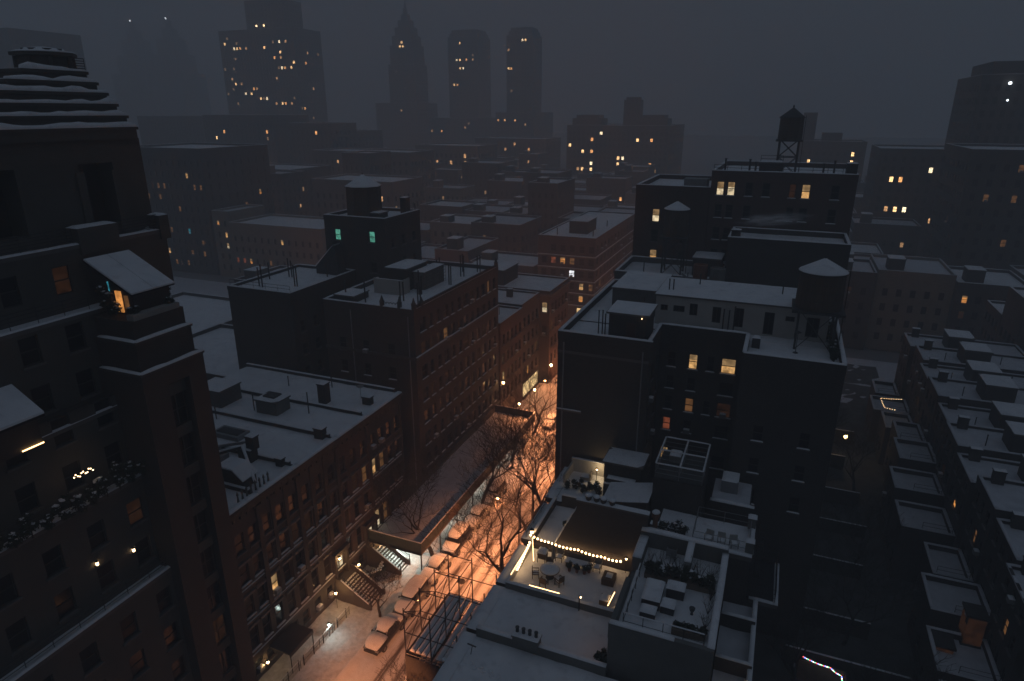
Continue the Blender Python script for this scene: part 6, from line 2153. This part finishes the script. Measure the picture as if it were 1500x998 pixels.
# twin towers on one base
tb_ = [(-309, -278, 600, 628, 113, L_([(-295.5, 107.7), (-299.4, 94.4), (-295.2, 94.3), (-291.6, 94.2), (-283.9, 92.9), (-295.4, 84.9), (-291.9, 84.8), (-304.5, 70.1), (-300.9, 70.0)], 'mix'), 'left one of the pair of chamfered twin towers', 4),
       (-233, -209, 560, 582, 108, L_([(-215.7, 102.2), (-218.8, 102.3), (-231.8, 81.0), (-227.4, 80.9), (-223.5, 39)], 'mix'), 'right one of the pair of chamfered twin towers', 5)]
for x0, x1, y0, y1, z1, lt_, lab, sd_ in tb_:
    f = far_building('twin_tower', lab, x0, x1, y0, y1, z1, 'far_wall', 9, 6, 3.6, lt_, 1.7, 1.9, seed=sd_, group='twin towers', prob=.012)
    MB().box(x0 + 1.4, x1 - 1.4, y0 + 1.4, y1 - 1.4, z1 - .5, z1 + 3.2).box(x0 + 2.8, x1 - 2.8, y0 + 2.8, y1 - 2.8, z1 + 3.2, z1 + 6.0).obj('crown', 'far_wall', f)
far_building('tower_base', 'wide lower block joining the misty twin towers', -318, -240, 575, 640, 42, 'far_wall', 22, 10, 3.4, (), 1.5, 1.8, seed=6, prob=.03)
far_building('tower_base', 'shoulder block at the foot of the right twin tower', -240, -204, 552, 600, 47, 'far_wall', 11, 9, 3.4, L_([(-238, 39.5), (-223, 39), (-230, 39)], 'lit_amber'), 1.5, 1.8, seed=7, prob=.02)
# wide apartment block
WB = [(-104.2, 37.8), (-101.3, 34.5), (-80.3, 34.4), (-72.5, 31.6), (-90.4, 21.7), (-88.8, 21.7), (-86.5, 21.8), (-91.0, 18.3), (-88.6, 18.4), (-86.7, 18.4), (-90.3, 11.9), (-87.1, 12.0), (-111.8, 25.0), (-106.1, 24.7), (-114.3, 14.9), (-110.6, 14.7), (-105.8, 18.6), (-105.7, 14.8), (-72.8, 18.8), (-69.7, 17.5), (-74.6, 12.1), (-72.7, 12.1), (-66.0, 13.9), (-107.3, 4.3), (-80.8, 4.3), (-118.5, 28.6)]
f = far_building('wide_block', 'wide misty apartment block with corner pavilions and a roof turret', -120.5, -62, 380, 432, 40.5, 'far_wall', 22, 12, 3.3, L_(WB, 'mix'), 1.5, 1.8, seed=8, prob=.015)
for x0, x1 in ((-118, -101), (-80, -64)):
    MB().box(x0, x1, 382, 396, 40.0, 44.2).box(x0 + 2, x1 - 2, 383, 395, 44.2, 46).obj('pavilion', 'far_wall', f)
MB().box(-89.5, -80.5, 386, 395, 40, 54).box(-88.5, -81.5, 387, 394, 54, 55.4).obj('turret', 'far_wall', f)
# faint pair far left
for x, lab, sd_ in ((-838.8, 'left of the two faint pinnacled towers lost in mist', 9), (-774.1, 'right of the two faint pinnacled towers lost in mist', 10)):
    t = thing('pinnacled_tower', lab, 'building', (x, 710, 0), 'faint far towers')
    zz = 0
    for hw, zt in ((30, 95), (22, 118), (15, 138), (8, 150), (3, 160)):
        MB().box(x - hw, x + hw, 710 - hw*.7, 710 + hw*.7, zz, zt).obj('setback', 'far_wall', t)
        zz = zt - .05
    MB().ball((x, 707, 162), 1.1, 6).obj('beacon', 'spark_white', t)
# middle distance, left
far_building('apartment_block', 'dark apartment block with snowy cornice and rows of lit windows at left', -192, -159, 150, 178, 37.7, 'brick_dark', 13, 8, 3.35, L_([(-177.4, 27.5), (-176.0, 27.4), (-166.5, 28.9), (-162.2, 24.9), (-161.7, 24.9), (-177.1, 23.9), (-183.4, 21.7), (-171.3, 19.6), (-178.1, 13.5), (-176.7, 13.6), (-163.7, 11.3), (-179.0, 7.2), (-174.8, 4.1), (-169.5, 4.7), (-167.8, 4.8), (-164.2, 6.0), (-180.2, 2.1)], 'lit_dim') + [(-168.3, 14.4, 'lit_cyan'), (-166, 29, 'lit_warm'), (-179, 7.5, 'lit_warm')], 1.0, 1.7, seed=11, prob=.02)
far_building('apartment_block', 'narrow reddish block beside the dark cornice block', -158, -151.5, 150, 165, 20, 'brick_tan', 2, 4, 3.3, [(-153, 8, 'lit_pale'), (-153, 14, 'lit_warm'), (-156, 17, 'lit_amber')], 1.0, 1.7, seed=12)
far_building('apartment_block', 'tan brick facade with dim windows below the misty blocks', -150, -117, 148, 166, 17.3, 'brick_tan', 13, 4, 3.2, [(-131.0, 12.8, 'lit_warm'), (-147.0, 5.5, 'lit_red'), (-145.7, 5.6, 'lit_red'), (-142.6, 5.6, 'lit_amber'), (-135.0, 5.6, 'lit_dim')], .95, 1.6, seed=13, prob=.015)
far_building('apartment_block', 'misty block with a column of lit windows left of centre', -312, -262, 300, 330, 46, 'far_wall', 16, 8, 3.4, L_([(-303.2, 32.6), (-299.5, 22.5), (-298.0, 22.6), (-308.1, 12.3), (-306.0, 12.4), (-300.8, 12.9), (-302.4, 7.1), (-300.8, 7.1), (-296.6, 38.2), (-265.4, 14.5)], 'mix'), 1.3, 1.8, seed=14, prob=.02)
far_building('apartment_block', 'long low misty block right of the slab tower foot', -300, -235, 326, 365, 37, 'far_wall', 18, 10, 3.3, L_([(-263.6, 23.4), (-265.4, 14.5), (-256, 30), (-262, 8)], 'mix'), 1.3, 1.8, seed=15, prob=.015)
far_building('apartment_block', 'misty tan block behind the squat water tank', -205, -153, 258, 280, 31, 'far_tan', 17, 7, 3.3, L_([(-166.8, 19.9), (-162.5, 20.0), (-160.4, 20.7), (-156.3, 11.9), (-190.5, 25.5), (-191.0, 20.6)], 'lit_dim') + [(-166.8, 19.9, 'lit_warm')], 1.1, 1.7, seed=16, prob=.015)
f = far_building('apartment_block', 'snow-topped gabled block in front of the slab tower', -252, -226, 300, 325, 42, 'far_wall', 8, 6, 3.4, L_([(-235, 38)], 'lit_amber'), 1.3, 1.8, seed=17, prob=.01)
MP = [(-179.6, 22.9), (-179.7, 19.3), (-180, 15.6), (-180.1, 11.6), (-180.2, 8.3), (-169.9, 23.2), (-170.1, 19.6), (-170.3, 11.9), (-170.4, 8.6), (-162.1, 23.4), (-162.2, 19.8), (-162.4, 12.2), (-162.5, 9.0)]
far_building('apartment_block', 'misty block with three columns of stacked lit windows', -192, -154, 330, 356, 30.5, 'far_tan', 13, 8, 3.65, L_(MP, 'lit_dim'), 1.5, 2.2, seed=18, prob=.008)
far_building('apartment_block', 'low misty block with three bright lamps along its edge', -198, -147, 420, 450, 31, 'far_wall', 15, 8, 3.5, L_([(-174.9, 25.3), (-163.7, 29.4)], 'lit_dim'), 1.4, 1.9, seed=19, prob=.03)
for k, x in enumerate((-184.3, -176.2, -174.0)):
    t = thing('roof_lamp', ['leftmost', 'middle', 'rightmost'][k] + ' of three bright amber lamps in the misty middle distance', 'lamp', (x, 419.4, 8.6))
    MB().ball((x, 419.2, 8.6), .75, 6).obj('globe', 'spark', t)
    MB().tube([(x, 419.9, 8.6), (x, 419.3, 8.6)], .1, 4).obj('bracket', 'steel', t)
far_building('apartment_block', 'flat-roofed mid-rise with stacked lit windows left of the squat tank', -236, -186, 220, 246, 25.6, 'far_wall', 17, 8, 3.3, L_([(-202.8, 7.5), (-202.3, 3.8), (-194.6, 23), (-192.1, 16.7), (-192.6, 13.1), (-225.2, 21.9), (-220.6, 22.3), (-221.7, 18.0), (-229.3, 18.3)], 'mix'), 1.1, 1.8, seed=31, prob=.02)
far_building('apartment_block', 'flat snowy-topped mid-rise directly behind the squat tank', -156, -123, 195, 216, 25.4, 'far_tan', 12, 7, 3.3, L_([(-131, 20), (-128, 20), (-140, 14)], 'lit_dim'), 1.1, 1.8, seed=32, prob=.015)
far_building('apartment_block', 'narrow taller mid-rise poking up behind the squat tank', -168, -155, 230, 246, 32.2, 'far_wall', 5, 6, 3.3, L_([(-163, 24)], 'lit_warm'), 1.1, 1.8, seed=33, prob=.015)
far_building('apartment_block', 'broad misty block between the faint pinnacled towers and the slab tower', -400, -341, 330, 362, 45, 'far_wall', 18, 8, 3.4, (), 1.3, 1.8, seed=34, prob=.012)
# middle distance, right
f = far_building('apartment_block', 'misty block with a stair tower behind the steel-towered tank', 3, 30, 330, 352, 35.6, 'far_wall', 9, 7, 3.4, L_([(7.9, 26.5), (26.1, 30.7), (26.5, 26.1)], 'lit_warm'), 1.2, 1.8, seed=20, prob=.01)
MB().box(3.5, 9, 331, 338, 35, 47.4).obj('stair_tower', 'far_wall', f)
MB().box(12, 20, 331, 338, 35, 39).obj('roof_house', 'far_wall', f)
far_building('apartment_block', 'dark block right of the tanked block with scattered warm windows', 28, 54, 260, 290, 36.2, 'far_wall', 9, 10, 3.3, L_([(41.7, 35.1), (43.5, 30.3), (33.0, 24.8), (34.9, 24.9), (33.5, 14.8), (35.3, 14.9), (37.8, 17.3), (50.6, 18.2)], 'mix'), 1.2, 1.8, seed=21, prob=.01)
f = far_building('tall_tower', 'very dark tall tower at the right edge with two cold white lamps', 46.5, 62, 230, 262, 57.5, 'far_wall', 6, 10, 3.4, (), 1.2, 1.8, seed=22, prob=.004)
MB().box(49, 59, 233, 258, 57, 61).obj('crown', 'far_wall', f)
for k, (x, z) in enumerate(((53.1, 55.2), (53.4, 50.8))):
    t = thing('flood_lamp', ['upper bright', 'lower faint'][k] + ' cold white lamp on the dark right-hand tower', 'lamp', (x, 229.6, z))
    MB().ball((x, 229.4, z), .42 if k == 0 else .25, 6).obj('globe', 'spark_white', t)
    MB().tube([(x, 229.98, z), (x, 229.5, z)], .08, 4).obj('bracket', 'steel', t)
far_building('apartment_block', 'dark nearer block at the right edge with dim pale windows', 37.5, 60, 180, 210, 40, 'far_wall', 8, 10, 3.3, L_([(41.4, 30.9), (47.2, 30.7), (46.8, 36.5), (47.2, 20.9)], 'lit_dim'), 1.1, 1.7, seed=23, prob=.01)
far_building('apartment_block', 'dark tower top at the far left edge behind the stepped tower', -440, -385, 250, 290, 89, 'far_wall', 10, 8, 3.6, (), 1.3, 1.8, seed=24, prob=.003)
# low houses beyond the avenue
rr = random.Random(77)
cells = []
for yb in range(150, 400, 26):
    x = -330
    while x < 140:
        wd = rr.uniform(9, 19)
        dp = rr.uniform(14, 21)
        if not (-37.5 < x + wd and x < -17):
            cells.append((x, min(x + wd - .3, -38.6 if x < -38 else 1e9), yb + rr.uniform(0, 2), yb + dp, rr.uniform(11, 17.5) if rr.random() < .72 or yb < 200 else rr.uniform(18, 27)))
        x += wd
SOLID = [(-237, -185, 219, 247), (-169, -122, 194, 247), (-401, -340, 329, 363), (-53.5, -38, 144, 189), (-193, -116, 147, 179), (-313, -225, 299, 366), (-206, -152, 257, 281), (-193, -153, 329, 357), (-199, -146, 419, 451), (-121, -61, 379, 433), (2, 31, 329, 353), (27, 55, 259, 291), (46, 63, 229, 263), (37, 61, 179, 211), (-441, -384, 249, 291)]
pick = []


def x_hidden(c):      # wholly behind the tall blocks of this street
    return c[0] > -.2*c[2] and c[1] < .085*c[2]


for c in cells:
    if any(c[0] < s[1] and c[1] > s[0] and c[2] < s[3] and c[3] > s[2] for s in SOLID) or c[1] - c[0] < 5:
        continue
    if c[0] < -c[2]*1.15 - 10 or c[0] > c[2]*.33 + 8:
        continue
    if x_hidden(c):
        continue
    pick.append(c)
OR = ['first', 'second', 'third', 'fourth', 'fifth', 'sixth', 'seventh', 'eighth', 'ninth', 'tenth', 'eleventh', 'twelfth', 'thirteenth', 'fourteenth', 'fifteenth', 'sixteenth', 'seventeenth', 'eighteenth', 'nineteenth', 'twentieth', 'twenty-first', 'twenty-second', 'twenty-third', 'twenty-fourth', 'twenty-fifth', 'twenty-sixth', 'twenty-seventh', 'twenty-eighth']
NR = {}
for k, (x0, x1, y0, y1, z) in enumerate(pick):
    side = x0 < -36
    rw = int((y0 - 150)//26)
    NR[(side, rw)] = NR.get((side, rw), -1) + 1
    lab = ('low snow-roofed house beyond the avenue, ' if side else 'low snow-roofed house right of the tanked block, ') + OR[rw] + ' row back, ' + OR[NR[(side, rw)]] + ' from left'
    far_building('low_house', lab, x0, x1, y0, y1, z, rr.choice(['brick_red', 'brick_brown', 'brick_tan', 'far_wall']), max(2, int((x1 - x0)/2.4)), 5, 3.2, (), 1.0, 1.6, group='low houses beyond the avenue' if x0 < -36 else 'low houses behind the tall block', seed=100 + k, prob=.075, res=3, snowmat='snow_old_dim' if k % 3 else 'snow')
    if rr.random() < .7:
        r_ = [o for o in COL.objects if o.get('label') == lab][-1]
        bulkhead(r_, x0 + 2, x0 + 5, y0 + 3, y0 + 7, z - .8, z + rr.uniform(1.2, 2.6))
# lower left: roofs between the tower and the green-lit block
for k, (x0, x1, y0, y1, z, lab) in enumerate(((-86, -66, 62, 80, 14, 'low snowy roof between the stepped tower and the railed block'), (-112, -88, 74, 96, 13, 'long low snowy roof behind the stepped tower pier'), (-86, -66, 84, 100, 16, 'low roof with railings beyond the railed block'), (-62.5, -60.2, 40, 58, 13, 'narrow low yard building behind the left row'), (-104, -66, 102, 116, 15, 'flat snowy roof before the tan brick facade'))):
    f = far_building('low_house', lab, x0, x1, y0, y1, z, 'brick_dark', max(2, int((x1 - x0)/3)), 5, 3.1, (), .95, 1.6, seed=300 + k, prob=.01, res=1.2)
    bulkhead(f, x0 + 1, x0 + min(4, (x1 - x0) - .5), y0 + 2, y0 + 6, z - .8, z + 1.6)
# stop light glints and headlights up the next street
t = thing('parked_car_lights', 'pair of white headlights far off to the right of the tanked block', 'headlights', (22.5, 260, 14))
for x in (22.3, 23.7):
    MB().ball((x, 259.5, 12.2), .35, 6).obj('headlight', 'spark_white', t)
MB().box(21.8, 24.2, 260, 264, 11.2, 12.8).obj('body', 'paint_dark', t)

# ================================================================== the misty air
hz = MB().box(-1000, 350, -60, 760, -1.5, 168).obj('haze', 'tar', None, (0, 0, 0))
tag(hz, None, None, kind='stuff')
hm = bpy.data.materials.new('haze_air')
hm.use_nodes = True
N, L = hm.node_tree.nodes, hm.node_tree.links
N.clear()
pv = N.new('ShaderNodeVolumePrincipled')
pv.inputs['Color'].default_value = (.98, .98, .98, 1)
pv.inputs['Density'].default_value = .0023
pv.inputs['Anisotropy'].default_value = .0
ho = N.new('ShaderNodeOutputMaterial')
L.new(pv.outputs[0], ho.inputs['Volume'])
hz.data.materials.clear()
hz.data.materials.append(hm)


# ================================================================== steam drifting off the roofs
def steam(label, x, y, z, rx, ry, rz, dens, seed):
    o = MB().ball((0, 0, 0), 1.0, 16).obj('steam_plume', 'tar', None, (0, 0, 0), smooth=True)
    o.location = (x, y, z)
    o.scale = (rx, ry, rz)
    o.rotation_euler = (0, R(-6), R(8))
    tag(o, label, 'steam', kind='stuff')
    m = bpy.data.materials.new('steam')
    m.use_nodes = True
    N, L = m.node_tree.nodes, m.node_tree.links
    N.clear()
    tc = N.new('ShaderNodeTexCoord')
    ln = N.new('ShaderNodeVectorMath')
    ln.operation = 'LENGTH'
    L.new(tc.outputs['Object'], ln.inputs[0])
    fo = N.new('ShaderNodeMapRange')
    fo.inputs[1].default_value = 1.0
    fo.inputs[2].default_value = -.15
    fo.interpolation_type = 'SMOOTHERSTEP'
    L.new(ln.outputs['Value'], fo.inputs[0])
    n = N.new('ShaderNodeTexNoise')
    n.inputs['Scale'].default_value = 3.2
    n.inputs['Detail'].default_value = 4
    mp = N.new('ShaderNodeMapping')
    mp.inputs['Location'].default_value = (seed, 0, 0)
    L.new(tc.outputs['Object'], mp.inputs[0])
    L.new(mp.outputs[0], n.inputs['Vector'])
    r = N.new('ShaderNodeMapRange')
    r.inputs[1].default_value = .42
    r.inputs[2].default_value = .75
    r.inputs[4].default_value = dens
    L.new(n.outputs[0], r.inputs[0])
    mu = N.new('ShaderNodeMath')
    mu.operation = 'MULTIPLY'
    L.new(r.outputs[0], mu.inputs[0])
    L.new(fo.outputs[0], mu.inputs[1])
    pv = N.new('ShaderNodeVolumePrincipled')
    pv.inputs['Color'].default_value = (.95, .95, .95, 1)
    L.new(mu.outputs[0], pv.inputs['Density'])
    ho = N.new('ShaderNodeOutputMaterial')
    L.new(pv.outputs[0], ho.inputs['Volume'])
    o.data.materials.clear()
    o.data.materials.append(m)


steam('pale steam drifting across the front of the tall tanked block', -.8, 78.6, 36.7, 5.2, 1.8, 1.0, 2.3, 3)
